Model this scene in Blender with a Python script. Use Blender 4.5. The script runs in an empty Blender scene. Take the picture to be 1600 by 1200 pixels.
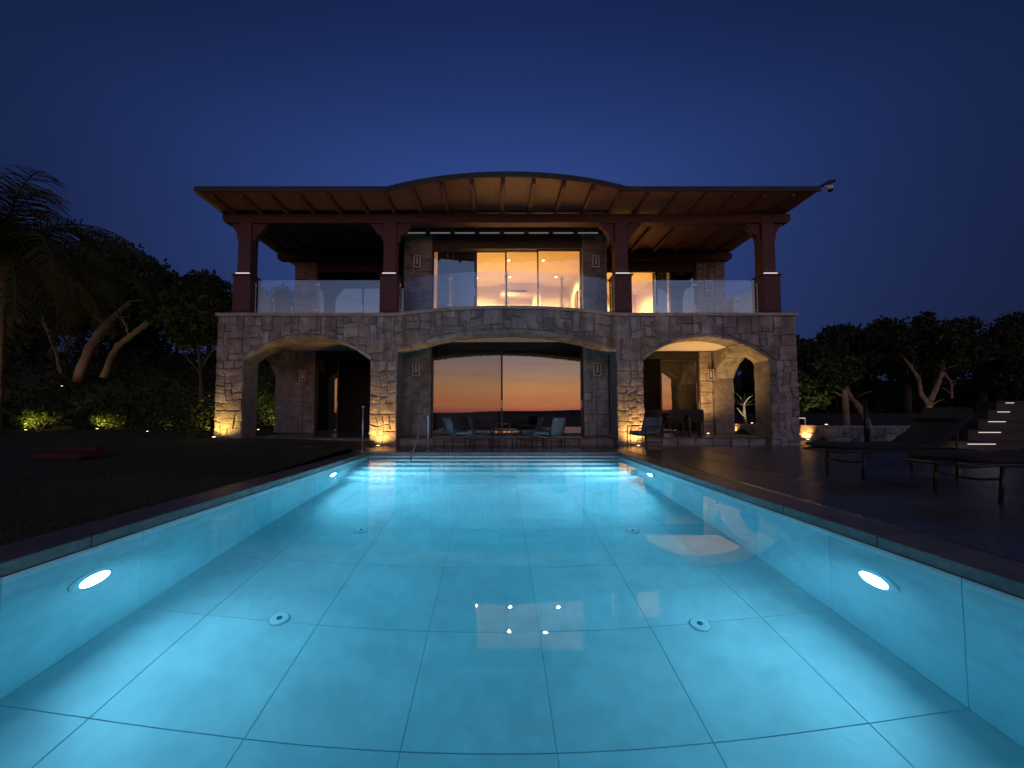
import bpy, math, random
import numpy as np
from mathutils import Vector, Matrix
R = math.radians
rnd = random.Random(11)
sc = bpy.context.scene
col = sc.collection

# ------------------------------------------------------------------ camera
cam = bpy.data.cameras.new('camera')
cam.lens = 13.5; cam.sensor_width = 36; cam.sensor_fit = 'HORIZONTAL'
cam.shift_x = 0.015; cam.shift_y = 0.010
cam.clip_start = 0.05; cam.clip_end = 3000
cam_o = bpy.data.objects.new('camera', cam); col.objects.link(cam_o)
cam_o.location = (0, 0, 1.05)
cam_o.rotation_euler = (R(90) + math.atan(30 / 600), 0, 0)
sc.camera = cam_o

# ------------------------------------------------------------------ dusk sky
SKY_GAIN = 1.45
GLOW_GAIN = 2.0
w = bpy.data.worlds.new('World'); sc.world = w; w.use_nodes = True
nt = w.node_tree; N = nt.nodes; L = nt.links
bg = N['Background']; bg.inputs[1].default_value = 1.0
def nmath(op, a, b=None, clamp=False):
    n = N.new('ShaderNodeMath'); n.operation = op; n.use_clamp = clamp
    for i, x in enumerate((a, b)):
        if x is None: continue
        if isinstance(x, (int, float)): n.inputs[i].default_value = x
        else: L.new(x, n.inputs[i])
    return n.outputs[0]
def nramp(fac, stops, interp='EASE'):
    n = N.new('ShaderNodeValToRGB'); cr = n.color_ramp; cr.interpolation = interp
    while len(cr.elements) < len(stops): cr.elements.new(0.5)
    for e, (p, c) in zip(cr.elements, stops): e.position = p; e.color = (*c, 1)
    L.new(fac, n.inputs[0]); return n.outputs[0]
def vscale(c, s):
    n = N.new('ShaderNodeVectorMath'); n.operation = 'SCALE'; L.new(c, n.inputs[0])
    if isinstance(s, (int, float)): n.inputs['Scale'].default_value = s
    else: L.new(s, n.inputs['Scale'])
    return n.outputs[0]
def vadd(a, b):
    n = N.new('ShaderNodeVectorMath'); n.operation = 'ADD'; L.new(a, n.inputs[0]); L.new(b, n.inputs[1]); return n.outputs[0]
tc = N.new('ShaderNodeTexCoord'); sx = N.new('ShaderNodeSeparateXYZ'); L.new(tc.outputs['Generated'], sx.inputs[0])
X_, Y_, Z_ = sx.outputs
zc = nmath('MAXIMUM', Z_, 0.0)
hyp = nmath('MAXIMUM', nmath('SQRT', nmath('ADD', nmath('MULTIPLY', X_, X_), nmath('MULTIPLY', Y_, Y_))), 0.001)
# dusk blue: brighter low down, deep towards the zenith, weaker to the north and south
blue = nramp(zc, [(0, (.016, .028, .085)), (.16, (.019, .036, .122)), (.40, (.021, .043, .158)), (.52, (.019, .042, .160)),
                  (.62, (.012, .027, .106)), (.74, (.0050, .0115, .052)), (1, (.003, .0065, .030))], 'B_SPLINE')
ca = nmath('DIVIDE', Y_, hyp)
side = nmath('ADD', nmath('MULTIPLY', nmath('POWER', nmath('MULTIPLY', ca, ca), 1.7), .86), .14)
blue = vscale(blue, nmath('MULTIPLY', side, SKY_GAIN))
# afterglow round the set sun, behind the camera
SX, SY = math.sin(R(8)), -math.cos(R(8))
dot = nmath('ADD', nmath('MULTIPLY', X_, SX), nmath('MULTIPLY', Y_, SY))
west = nmath('MAXIMUM', nmath('DIVIDE', dot, hyp), 0.0)
west = nmath('POWER', west, 2.2)
glow = nramp(zc, [(0, (.62, .13, .085)), (.025, (1.0, .33, .07)), (.065, (1.0, .43, .11)), (.11, (.66, .39, .22)),
                  (.17, (.30, .26, .27)), (.30, (.125, .160, .235)), (.5, (.050, .078, .135)), (.9, (0, 0, 0))])
mp = N.new('ShaderNodeMapping'); mp.inputs['Scale'].default_value = (2.2, 2.2, 26); L.new(tc.outputs['Generated'], mp.inputs[0])
cn = N.new('ShaderNodeTexNoise'); cn.inputs['Scale'].default_value = 2.3; cn.inputs['Detail'].default_value = 5; L.new(mp.outputs[0], cn.inputs[0])
streak = nmath('ADD', nmath('MULTIPLY', cn.outputs[0], .45), .775)
glow = vscale(glow, nmath('MULTIPLY', nmath('MULTIPLY', west, GLOW_GAIN), streak))
sky = N.new('ShaderNodeTexSky'); sky.sky_type = 'NISHITA'; sky.sun_disc = False
sky.sun_elevation = R(-2); sky.sun_rotation = R(172); sky.ozone_density = 5.0
nish = vscale(sky.outputs[0], 0.08)
L.new(vadd(vadd(blue, glow), nish), bg.inputs[0])

# ------------------------------------------------------------------ render setup
sc.view_settings.view_transform = 'Standard'; sc.view_settings.look = 'None'
sc.view_settings.exposure = 0.0; sc.view_settings.gamma = 1.0
sc.view_settings.use_curve_mapping = False
sc.render.engine = 'CYCLES'
cy = sc.cycles
cy.use_denoising = True
try: cy.denoiser = 'OPENIMAGEDENOISE'
except Exception: pass
cy.caustics_reflective = False; cy.caustics_refractive = True; cy.blur_glossy = 1.0
cy.sample_clamp_indirect = 4.0
cy.max_bounces = 12; cy.volume_bounces = 2; cy.transparent_max_bounces = 24; cy.diffuse_bounces = 6; cy.glossy_bounces = 5; cy.transmission_bounces = 8

# ------------------------------------------------------------------ helpers
class MB:
    def __init__(s): s.v = []; s.f = []
    def add(s, vs, fs):
        b = len(s.v); s.v += [tuple(p) for p in vs]; s.f += [tuple(i + b for i in f) for f in fs]; return s
    def box(s, x0, x1, y0, y1, z0, z1, m=None):
        vs = [(x, y, z) for z in (z0, z1) for y in (y0, y1) for x in (x0, x1)]
        if m is not None: vs = [tuple(m @ Vector(p)) for p in vs]
        return s.add(vs, [(0, 2, 3, 1), (4, 5, 7, 6), (0, 1, 5, 4), (1, 3, 7, 5), (3, 2, 6, 7), (2, 0, 4, 6)])
    def prism(s, pts, ext):
        n = len(pts); e = Vector(ext); a = [Vector(p) for p in pts]
        return s.add(a + [p + e for p in a], [tuple(range(n - 1, -1, -1)), tuple(range(n, 2 * n))] +
                     [(i, (i + 1) % n, n + (i + 1) % n, n + i) for i in range(n)])
    def tube(s, pts, r, n=8, cap=True):
        P = [Vector(p) for p in pts]; rs = r if isinstance(r, (list, tuple)) else [r] * len(P)
        vs = []; fs = []; ref = None
        for i, p in enumerate(P):
            d = ((P[min(i + 1, len(P) - 1)] - P[max(i - 1, 0)])).normalized()
            if ref is None:
                ref = Vector((0, 0, 1)) if abs(d.z) < .9 else Vector((1, 0, 0))
            u = (ref - d * ref.dot(d)).normalized(); ref = u; q = d.cross(u)
            for k in range(n):
                a = 2 * math.pi * k / n; vs.append(p + (u * math.cos(a) + q * math.sin(a)) * rs[i])
        for i in range(len(P) - 1):
            for k in range(n):
                a = i * n + k; b = i * n + (k + 1) % n
                fs.append((a, b, b + n, a + n))
        if cap: fs += [tuple(range(n - 1, -1, -1)), tuple(range(len(vs) - n, len(vs)))]
        return s.add(vs, fs)
    def lathe(s, prof, c=(0, 0, 0), n=16, m=None):
        vs = []; fs = []
        for (r, z) in prof:
            for k in range(n):
                a = 2 * math.pi * k / n; vs.append(Vector((r * math.cos(a), r * math.sin(a), z)))
        for i in range(len(prof) - 1):
            for k in range(n):
                a = i * n + k; b = i * n + (k + 1) % n; fs.append((a, b, b + n, a + n))
        fs += [tuple(range(n - 1, -1, -1)), tuple(range(len(vs) - n, len(vs)))]
        if m is not None: vs = [m @ p for p in vs]
        return s.add([p + Vector(c) for p in vs], fs)
    def mesh(s, name, mat, smooth=False):
        me = bpy.data.meshes.new(name); me.from_pydata(s.v, [], s.f); me.update()
        if mat is not None: me.materials.append(mat)
        if smooth: me.polygons.foreach_set('use_smooth', [True] * len(me.polygons))
        return me

def link(o, parent=None):
    col.objects.link(o)
    if parent is not None:
        o.parent = parent
        if parent.type == 'EMPTY' and parent.get('_w'):
            o.matrix_parent_inverse = Matrix.Translation(-Vector(parent.location))
    return o
def tag(o, label=None, cat=None, group=None, kind=None):
    if label: o['label'] = label
    if cat: o['category'] = cat
    if group: o['group'] = group
    if kind: o['kind'] = kind
    return o
def obj(name, mb, mat, parent=None, smooth=False, bevel=0, loc=None, rz=0):
    o = bpy.data.objects.new(name, mb.mesh(name, mat, smooth) if isinstance(mb, MB) else mb)
    link(o, parent)
    if loc is not None: o.location = loc
    if rz: o.rotation_euler.z = rz
    if bevel:
        b = o.modifiers.new('b', 'BEVEL'); b.width = bevel; b.segments = 2; b.limit_method = 'ANGLE'
    return o
def empty(name, loc=(0, 0, 0), rz=0, world=False):
    """an Empty at a thing's base; world=True: the parts are given in world coordinates"""
    o = bpy.data.objects.new(name, None); col.objects.link(o)
    o.location = loc; o.rotation_euler.z = rz; o.empty_display_size = .2
    if world: o['_w'] = 1
    return o
def copy_tree(o, parent=None):
    c = o.copy(); col.objects.link(c)
    if parent is not None: c.parent = parent
    for ch in list(o.children): copy_tree(ch, c)
    return c
def lamp(name, kind, loc, target, power, color, parent=None, size=.05, angle=100, blend=.6):
    d = bpy.data.lights.new(name, kind); d.energy = power; d.color = color
    if kind == 'SPOT': d.spot_size = R(angle); d.spot_blend = blend; d.shadow_soft_size = size
    elif kind == 'AREA': d.shape = 'DISK'; d.size = size; d.spread = R(angle)
    else: d.shadow_soft_size = size
    o = bpy.data.objects.new(name, d); link(o, parent); o.location = loc
    if target is not None:
        o.rotation_euler = (Vector(target) - Vector(loc)).to_track_quat('-Z', 'Y').to_euler()
    return o

# ------------------------------------------------------------------ materials
def mat(name, c1, c2=None, scale=3.0, rough=.7, bump=0, bscale=20, rand=0, metal=0, spec=.5, detail=6, stretch=None, grain=0, streak=0):
    m = bpy.data.materials.new(name); m.use_nodes = True
    t = m.node_tree; n = t.nodes; l = t.links; p = n['Principled BSDF']
    p.inputs['Roughness'].default_value = rough; p.inputs['Metallic'].default_value = metal
    p.inputs['Specular IOR Level'].default_value = spec
    geo = n.new('ShaderNodeNewGeometry'); pos = geo.outputs['Position']
    if stretch:
        mp = n.new('ShaderNodeMapping'); mp.inputs['Scale'].default_value = stretch; l.new(pos, mp.inputs[0]); pos = mp.outputs[0]
    c2 = c2 or c1
    ns = n.new('ShaderNodeTexNoise'); ns.inputs['Scale'].default_value = scale; ns.inputs['Detail'].default_value = detail
    l.new(pos, ns.inputs[0])
    rp = n.new('ShaderNodeValToRGB'); rp.color_ramp.elements[0].position = .32; rp.color_ramp.elements[1].position = .68
    rp.color_ramp.elements[0].color = (*c1, 1); rp.color_ramp.elements[1].color = (*c2, 1); l.new(ns.outputs[0], rp.inputs[0])
    out = rp.outputs[0]
    if grain:
        n3 = n.new('ShaderNodeTexNoise'); n3.inputs['Scale'].default_value = grain; n3.inputs['Detail'].default_value = 8; l.new(pos, n3.inputs[0])
        mr = n.new('ShaderNodeMapRange'); mr.inputs[1].default_value = .3; mr.inputs[2].default_value = .7
        mr.inputs[3].default_value = .72 if grain > 8 else .93; mr.inputs[4].default_value = 1.2 if grain > 8 else 1.06; l.new(n3.outputs[0], mr.inputs[0])
        v = n.new('ShaderNodeVectorMath'); v.operation = 'SCALE'; l.new(out, v.inputs[0]); l.new(mr.outputs[0], v.inputs['Scale']); out = v.outputs[0]
    if streak:
        mp = n.new('ShaderNodeMapping'); mp.inputs['Scale'].default_value = (1, 1, .10); l.new(pos, mp.inputs[0])
        n4 = n.new('ShaderNodeTexNoise'); n4.inputs['Scale'].default_value = 4.5; n4.inputs['Detail'].default_value = 5; l.new(mp.outputs[0], n4.inputs[0])
        mr = n.new('ShaderNodeMapRange'); mr.inputs[1].default_value = .35; mr.inputs[2].default_value = .68
        mr.inputs[3].default_value = 1 - streak * .5; mr.inputs[4].default_value = 1 + streak; l.new(n4.outputs[0], mr.inputs[0])
        v = n.new('ShaderNodeVectorMath'); v.operation = 'SCALE'; l.new(out, v.inputs[0]); l.new(mr.outputs[0], v.inputs['Scale']); out = v.outputs[0]
    if rand:
        oi = n.new('ShaderNodeObjectInfo')
        mr = n.new('ShaderNodeMapRange'); mr.inputs[3].default_value = 1 - rand; mr.inputs[4].default_value = 1 + rand
        l.new(oi.outputs['Random'], mr.inputs[0])
        v = n.new('ShaderNodeVectorMath'); v.operation = 'SCALE'; l.new(out, v.inputs[0]); l.new(mr.outputs[0], v.inputs['Scale'])
        hs = n.new('ShaderNodeHueSaturation'); l.new(v.outputs[0], hs.inputs['Color'])
        m3 = n.new('ShaderNodeMath'); m3.operation = 'FRACT'
        m2 = n.new('ShaderNodeMath'); m2.operation = 'MULTIPLY'; m2.inputs[1].default_value = 17.3; l.new(oi.outputs['Random'], m2.inputs[0]); l.new(m2.outputs[0], m3.inputs[0])
        mr2 = n.new('ShaderNodeMapRange'); mr2.inputs[3].default_value = .45; mr2.inputs[4].default_value = 1.5
        l.new(m3.outputs[0], mr2.inputs[0]); l.new(mr2.outputs[0], hs.inputs['Saturation']); out = hs.outputs[0]
    l.new(out, p.inputs['Base Color'])
    if bump:
        nb = n.new('ShaderNodeTexNoise'); nb.inputs['Scale'].default_value = bscale; nb.inputs['Detail'].default_value = 8; l.new(pos, nb.inputs[0])
        b = n.new('ShaderNodeBump'); b.inputs['Strength'].default_value = bump; b.inputs['Distance'].default_value = .03
        l.new(nb.outputs[0], b.inputs['Height']); l.new(b.outputs[0], p.inputs['Normal'])
    return m
def glassmat(name, base, tint, gain=1.0):
    m = bpy.data.materials.new(name); m.use_nodes = True
    t = m.node_tree; n = t.nodes; l = t.links; n.remove(n['Principled BSDF']); out = n['Material Output']
    tr = n.new('ShaderNodeBsdfTransparent'); tr.inputs[0].default_value = (*tint, 1)
    gl = n.new('ShaderNodeBsdfGlossy'); gl.inputs['Roughness'].default_value = 0.0; gl.inputs[0].default_value = (1, 1, 1, 1)
    fr = n.new('ShaderNodeFresnel'); fr.inputs[0].default_value = 1.5
    ad = n.new('ShaderNodeMath'); ad.operation = 'MULTIPLY_ADD'; ad.use_clamp = True
    ad.inputs[1].default_value = gain; ad.inputs[2].default_value = base; l.new(fr.outputs[0], ad.inputs[0])
    mx = n.new('ShaderNodeMixShader'); l.new(ad.outputs[0], mx.inputs[0]); l.new(tr.outputs[0], mx.inputs[1]); l.new(gl.outputs[0], mx.inputs[2])
    l.new(mx.outputs[0], out.inputs[0]); return m
def emis(name, c, s):
    m = bpy.data.materials.new(name); m.use_nodes = True; p = m.node_tree.nodes['Principled BSDF']
    p.inputs['Base Color'].default_value = (.8, .8, .8, 1); p.inputs['Emission Color'].default_value = (*c, 1); p.inputs['Emission Strength'].default_value = s
    return m
def leafmat(name, c1, c2, rough=.5):
    m = mat(name, c1, c2, 1.7, rough, spec=.35)
    t = m.node_tree; n = t.nodes; l = t.links; p = n['Principled BSDF']; out = n['Material Output']
    tl = n.new('ShaderNodeBsdfTranslucent'); src = p.inputs['Base Color'].links[0].from_socket; l.new(src, tl.inputs[0])
    mx = n.new('ShaderNodeMixShader'); mx.inputs[0].default_value = .3
    l.new(p.outputs[0], mx.inputs[1]); l.new(tl.outputs[0], mx.inputs[2]); l.new(mx.outputs[0], out.inputs[0]); return m

M = {}
M['stone'] = mat('rubble_stone', (.165, .146, .130), (.325, .30, .272), 3.0, .9, .9, 14, rand=.26, grain=22, streak=.28)
M['mortar'] = mat('mortar', (.16, .145, .13), (.265, .245, .225), 6, .95, .6, 40)
M['coping'] = mat('wall_coping', (.30, .26, .24), (.40, .36, .33), 3, .8, .35, 25, rand=.1, grain=30)
M['wood'] = mat('red_brown_timber', (.072, .023, .022), (.125, .040, .035), 5, .68, .4, 26, stretch=(6, 6, .8))
M['woodx'] = mat('red_brown_beam', (.055, .018, .016), (.10, .034, .028), 5, .68, .4, 26, stretch=(.8, 6, 6))
M['soffit'] = mat('soffit_board', (.115, .045, .031), (.17, .070, .047), 5, .55, .2, 30, stretch=(.5, 8, 8))
M['roofing'] = mat('roof_covering', (.03, .028, .028), (.05, .045, .045), 3, .8, .3, 20)
M['barge'] = mat('pale_barge_board', (.20, .17, .11), (.28, .24, .16), 5, .7, .2, 30)  # paler and more olive than the other roof timber
M['plaster'] = mat('white_plaster', (.62, .60, .56), (.68, .66, .62), 2, .9, .1, 60)
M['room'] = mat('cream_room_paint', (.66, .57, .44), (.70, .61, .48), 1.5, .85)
M['roomfloor'] = mat('room_floor', (.32, .24, .16), (.38, .29, .2), 3, .5)
M['dark'] = mat('dark_bronze_frame', (.018, .016, .016), (.026, .024, .024), 8, .4, metal=.3)
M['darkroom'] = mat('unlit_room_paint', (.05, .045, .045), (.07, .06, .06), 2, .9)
M['steel'] = mat('brushed_steel', (.60, .60, .61), (.70, .70, .71), 30, .38, metal=.85)
M['tile'] = mat('pool_porcelain', (.54, .59, .605), (.68, .72, .725), 1.5, .45, .05, 30, rand=.05, grain=6)
M['pooltrim'] = mat('pool_step_tile', (.68, .72, .72), (.74, .76, .76), 3, .45, .05, 30)
M['grout'] = mat('pool_grout', (.28, .31, .32), (.36, .39, .40), 8, .8)
M['deck'] = mat('deck_stone', (.056, .060, .074), (.092, .096, .112), 2.6, .25, .22, 22, rand=.12, grain=18)
M['deckbase'] = mat('deck_bedding', (.05, .045, .045), (.08, .07, .07), 5, .9)
M['copingpool'] = mat('pool_coping_stone', (.115, .105, .105), (.165, .15, .15), 3, .38, .2, 24, rand=.1, grain=20)
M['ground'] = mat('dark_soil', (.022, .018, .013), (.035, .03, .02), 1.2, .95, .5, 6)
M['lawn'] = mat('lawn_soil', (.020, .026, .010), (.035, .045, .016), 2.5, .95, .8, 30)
M['grass'] = leafmat('grass_blade', (.030, .055, .012), (.055, .085, .022), .6)
M['leaf'] = leafmat('leaf_green', (.026, .044, .010), (.062, .088, .024))
M['cover'] = leafmat('bank_cover_leaf', (.012, .022, .006), (.034, .052, .013))
M['darkstone'] = mat('dark_stair_stone', (.025, .022, .022), (.045, .04, .04), 4, .7, .3, 20)
M['leafdark'] = leafmat('leaf_dark_green', (.020, .032, .010), (.042, .060, .020), .6)
M['leafbright'] = leafmat('leaf_lit_green', (.07, .11, .018), (.13, .17, .035))  # lit copy of the leaf: uplit shrubs' brightness partly put into the colour
M['bark'] = mat('bark', (.17, .115, .075), (.27, .195, .13), 6, .9, .8, 14)
M['barkdark'] = mat('dark_bark', (.03, .024, .02), (.055, .045, .036), 6, .9, .8, 14)
M['palm'] = leafmat('palm_frond', (.045, .050, .016), (.085, .085, .032), .55)
M['agave'] = leafmat('pale_agave', (.30, .29, .20), (.42, .40, .28), .5)
M['sling'] = mat('grey_sling_fabric', (.13, .135, .14), (.17, .175, .18), 40, .85, .1, 200)
M['cushion'] = mat('charcoal_cushion', (.010, .010, .012), (.016, .016, .019), 12, .9, .2, 80)
M['chairleg'] = mat('dark_metal_leg', (.030, .028, .028), (.04, .038, .038), 10, .4, metal=.4)
M['tabletop'] = mat('dark_table_top', (.035, .032, .032), (.05, .046, .045), 6, .3)
M['red'] = mat('dark_red_canvas', (.05, .010, .009), (.07, .015, .012), 10, .9, .2, 60)
M['linen'] = mat('white_linen', (.70, .68, .64), (.76, .74, .70), 8, .9, .2, 40)
M['curtain'] = mat('beige_curtain', (.30, .27, .23), (.36, .32, .27), 5, .9, stretch=(8, 8, .3))
M['white'] = mat('white_paint', (.75, .75, .74), (.8, .8, .79), 5, .5)
M['led'] = emis('led_strip', (1, .93, .88), .75)
M['wallglow'] = emis('glowing_wall_strip', (.95, .9, .9), .16)  # no lamp: glow given to a white wall strip lit from indoors
M['stairled'] = emis('stair_led', (1, .88, .78), .9)
M['bulb'] = emis('warm_bulb', (1, .72, .34), 14)
M['downbulb'] = emis('downlight_lens', (1, .78, .42), 9)
M['uplens'] = emis('uplight_lens', (1, .72, .30), 5)
M['lampglass'] = mat('opal_lamp_glass', (.42, .40, .38), (.48, .46, .43), 5, .3)
M['lampframe'] = mat('pewter_lamp_frame', (.50, .47, .44), (.6, .56, .52), 12, .35, metal=.2)
M['art'] = mat('dark_picture', (.05, .03, .02), (.20, .11, .05), 3, .5)
M['glassrail'] = glassmat('railing_glass', .17, (.93, .96, .96), 1.0)
M['glassdoor'] = glassmat('door_glass', .075, (.93, .93, .92), 1.0)
M['glassdark'] = glassmat('tinted_door_glass', .16, (.42, .42, .42), 1.1)
M['glassdim'] = glassmat('dim_tinted_door_glass', .11, (.45, .45, .45), 1.0)
mw = bpy.data.materials.new('pool_water'); mw.use_nodes = True; M['water'] = mw
t = mw.node_tree; p = t.nodes['Principled BSDF']
p.inputs['Base Color'].default_value = (1, 1, 1, 1); p.inputs['Roughness'].default_value = 0; p.inputs['IOR'].default_value = 1.333
p.inputs['Transmission Weight'].default_value = 1
g = t.nodes.new('ShaderNodeNewGeometry'); nz = t.nodes.new('ShaderNodeTexNoise'); nz.inputs['Scale'].default_value = 1.6; nz.inputs['Detail'].default_value = 2
t.links.new(g.outputs['Position'], nz.inputs[0]); b = t.nodes.new('ShaderNodeBump'); b.inputs['Strength'].default_value = .16; b.inputs['Distance'].default_value = .006
va = t.nodes.new('ShaderNodeVolumeAbsorption'); va.inputs[0].default_value = (.30, .93, 1, 1); va.inputs[1].default_value = .30
vs = t.nodes.new('ShaderNodeVolumeScatter'); vs.inputs[0].default_value = (.55, .93, 1, 1); vs.inputs['Density'].default_value = .055; vs.inputs['Anisotropy'].default_value = .55
av = t.nodes.new('ShaderNodeAddShader'); t.links.new(va.outputs[0], av.inputs[0]); t.links.new(vs.outputs[0], av.inputs[1])
t.links.new(av.outputs[0], t.nodes['Material Output'].inputs['Volume'])
t.links.new(nz.outputs[0], b.inputs['Height']); t.links.new(b.outputs[0], p.inputs['Normal'])

# ================================================================== SETTING
PX0, PX1, PY0, PY1, PD = -3.10, 2.91, -0.45, 9.36, 1.75    # pool
DZ = 0.11                                                   # deck level
CX = 0.30; YF = 11.30                                       # facade centre, facade plane
def sstep(x, a, b):
    t_ = min(1, max(0, (x - a) / (b - a))); return t_ * t_ * (3 - 2 * t_)
def lawn_z(x, y):
    z = DZ - .02 + .10 * sstep(-x, 3.6, 8) + .14 * sstep(y, 4, 11)
    z += 3.5 * sstep(y, 17.2, 20.5) + .05 * math.sin(x * .9) * math.sin(y * .7) * sstep(y, 12, 16)
    return z
def bed_z(x, y):
    # the planted ground to the right, held by the low stone wall
    yw = wall_y(x)
    return (.56 if y > yw + .2 else DZ - .25) + .5 * sstep(y, yw + 1, yw + 9)
def wall_y(x):
    return 12.9 + 3.9 * sstep(-x, -11.9, -8.6) if x < 11.9 else 12.9
def sheet(name, x0, x1, y0, y1, nx, ny, zf, m):
    b = MB()
    for j in range(ny + 1):
        for i in range(nx + 1):
            x = x0 + (x1 - x0) * i / nx; y = y0 + (y1 - y0) * j / ny
            b.v.append((x, y, zf(x, y)))
    b.f = [(j * (nx + 1) + i, j * (nx + 1) + i + 1, (j + 1) * (nx + 1) + i + 1, (j + 1) * (nx + 1) + i) for j in range(ny) for i in range(nx)]
    return tag(obj(name, b, m, smooth=True), kind='structure')
# ground to the horizon with the pool cut out
b = MB(); hx0, hx1, hy0, hy1 = PX0 - .3, PX1 + .3, PY0 - .3, PY1 + .3; S = 1500
for (x0, x1, y0, y1) in ((-S, hx0, -S, S), (hx1, S, -S, S), (hx0, hx1, -S, hy0), (hx0, hx1, hy1, S)):
    b.add([(x0, y0, -.35), (x1, y0, -.35), (x1, y1, -.35), (x0, y1, -.35)], [(0, 1, 2, 3)])
tag(obj('ground', b, M['ground']), kind='structure')
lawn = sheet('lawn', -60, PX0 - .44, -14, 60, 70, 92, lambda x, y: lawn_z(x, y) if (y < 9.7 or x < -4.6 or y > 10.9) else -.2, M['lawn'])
sheet('planting_bed', 9.2, 70, 11.0, 60, 76, 98, bed_z, M['ground'])

b = MB(); n = 120
for i in range(n + 1):
    x = -900 + 1800 * i / n; h = 1.5 + 2.2 * math.sin(x * .006 + .6) + 1.3 * math.sin(x * .017) + .8 * math.sin(x * .041 + 2)
    b.v += [(x, -420 - .1 * abs(x), -.4), (x, -520, max(1.2, h) + 1), (x, -700, -.4)]
for i in range(n):
    for k in range(2): b.f.append((i * 3 + k, i * 3 + k + 1, i * 3 + k + 4, i * 3 + k + 3))
tag(obj('hills', b, M['ground']), kind='structure')
# ---- pool basin
basin = tag(obj('pool_basin', MB().box(PX0 - .25, PX1 + .25, PY0 - .25, PY1 + .25, -PD - .2, -PD - .012), M['grout']), kind='structure')
obj('basin_wall', MB().box(PX0 - .25, PX0 - .012, PY0 - .25, PY1 + .25, -PD - .012, -.02), M['grout'], basin)
obj('basin_wall', MB().box(PX1 + .012, PX1 + .25, PY0 - .25, PY1 + .25, -PD - .012, -.02), M['grout'], basin)
obj('basin_wall', MB().box(PX0 - .012, PX1 + .012, PY1 + .012, PY1 + .25, -PD - .012, -.02), M['grout'], basin)
obj('basin_wall', MB().box(PX0 - .012, PX1 + .012, PY0 - .25, PY0 - .012, -PD - .012, -.02), M['grout'], basin)
G = .0026
xs = [PX0] + [-.59 + .96 * k for k in range(-2, 4)] + [PX1]
ys = [PY0] + [2.46 + .96 * k for k in range(-2, 8)] + [PY1]
cache = {}
def tile_obj(name, sx_, sy_, th, m, parent, x, y, z, ch=.003):
    k = (round(sx_, 3), round(sy_, 3), round(th, 3), m.name)
    if k not in cache:
        a, c = sx_ / 2, sy_ / 2
        vs = [(-a, -c, -th), (a, -c, -th), (a, c, -th), (-a, c, -th), (-a, -c, -ch), (a, -c, -ch), (a, c, -ch), (-a, c, -ch),
              (-a + ch, -c + ch, 0), (a - ch, -c + ch, 0), (a - ch, c - ch, 0), (-a + ch, c - ch, 0)]
        fs = [(i, (i + 1) % 4, 4 + (i + 1) % 4, 4 + i) for i in range(4)] + [(4 + i, 4 + (i + 1) % 4, 8 + (i + 1) % 4, 8 + i) for i in range(4)] + [(8, 9, 10, 11)]
        cache[k] = MB().add(vs, fs).mesh(name, m)
    o = bpy.data.objects.new(name, cache[k]); link(o, parent); o.location = (x, y, z); return o
for i in range(len(xs) - 1):
    for j in range(len(ys) - 1):
        tile_obj('tile', xs[i + 1] - xs[i] - 2 * G, ys[j + 1] - ys[j] - 2 * G, .011, M['tile'], basin,
                 (xs[i] + xs[i + 1]) / 2, (ys[j] + ys[j + 1]) / 2, -PD + rnd.uniform(-.0006, .0006), .002)
for j in range(len(ys) - 1):                # full-height wall slabs
    for sgn, xw in ((-1, PX0), (1, PX1)):
        y0, y1 = ys[j] + .0025, ys[j + 1] - .0025
        bx = MB().box(xw - .011 if sgn < 0 else xw, xw if sgn < 0 else xw + .011, y0, y1, -PD, .022)
        obj('tile', bx, M['tile'], basin)
for i in range(len(xs) - 1):
    obj('tile', MB().box(xs[i] + .0025, xs[i + 1] - .0025, PY1, PY1 + .011, -PD, .022), M['tile'], basin)
    obj('tile', MB().box(xs[i] + .0025, xs[i + 1] - .0025, PY0 - .011, PY0, -PD, .022), M['tile'], basin)
# steps across the far end
for k in range(5):
    z1 = -.16 - .27 * k; yy = PY1 - .36 - .33 * k
    obj('step', MB().box(PX0 + .002, PX1 - .002, yy, PY1 - .002 - (0 if k == 0 else .36 + .33 * (k - 1)), -PD + .001, z1), M['pooltrim'], basin, bevel=.012)
wb = MB().box(PX0 - .009, PX1 + .009, PY0 - .009, PY1 + .009, -PD - .008, 0)
tag(obj('pool_water', wb, M['water']), kind='structure')

# ---- coping round the pool, each slab a piece
coping = tag(obj('pool_surround', MB().box(PX0 - .42, PX0 - .02, PY0 - .42, PY1 + .42, -.30, .055), M['deckbase']), kind='structure')
obj('bedding', MB().box(PX1 + .02, PX1 + .42, PY0 - .42, PY1 + .42, -.30, .055), M['deckbase'], coping)
obj('bedding', MB().box(PX0 - .02, PX1 + .02, PY1 + .02, PY1 + .42, -.30, .055), M['deckbase'], coping)
obj('bedding', MB().box(PX0 - .02, PX1 + .02, PY0 - .42, PY0 - .02, -.30, .055), M['deckbase'], coping)
def slabrow(x0, x1, y0, y1, nseg, along):
    for i in range(nseg):
        if along == 'y': a0, a1 = y0 + (y1 - y0) * i / nseg + .003, y0 + (y1 - y0) * (i + 1) / nseg - .003; bb = MB().box(x0, x1, a0, a1, .023, DZ + rnd.uniform(-.002, .002))
        else: a0, a1 = x0 + (x1 - x0) * i / nseg + .003, x0 + (x1 - x0) * (i + 1) / nseg - .003; bb = MB().box(a0, a1, y0, y1, .023, DZ + rnd.uniform(-.002, .002))
        obj('slab', bb, M['copingpool'], coping, bevel=.008)
slabrow(PX0 - .42, PX0 - .012, PY0 - .42, PY1 + .42, 11, 'y')
slabrow(PX1 + .012, PX1 + .42, PY0 - .42, PY1 + .42, 11, 'y')
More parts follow.
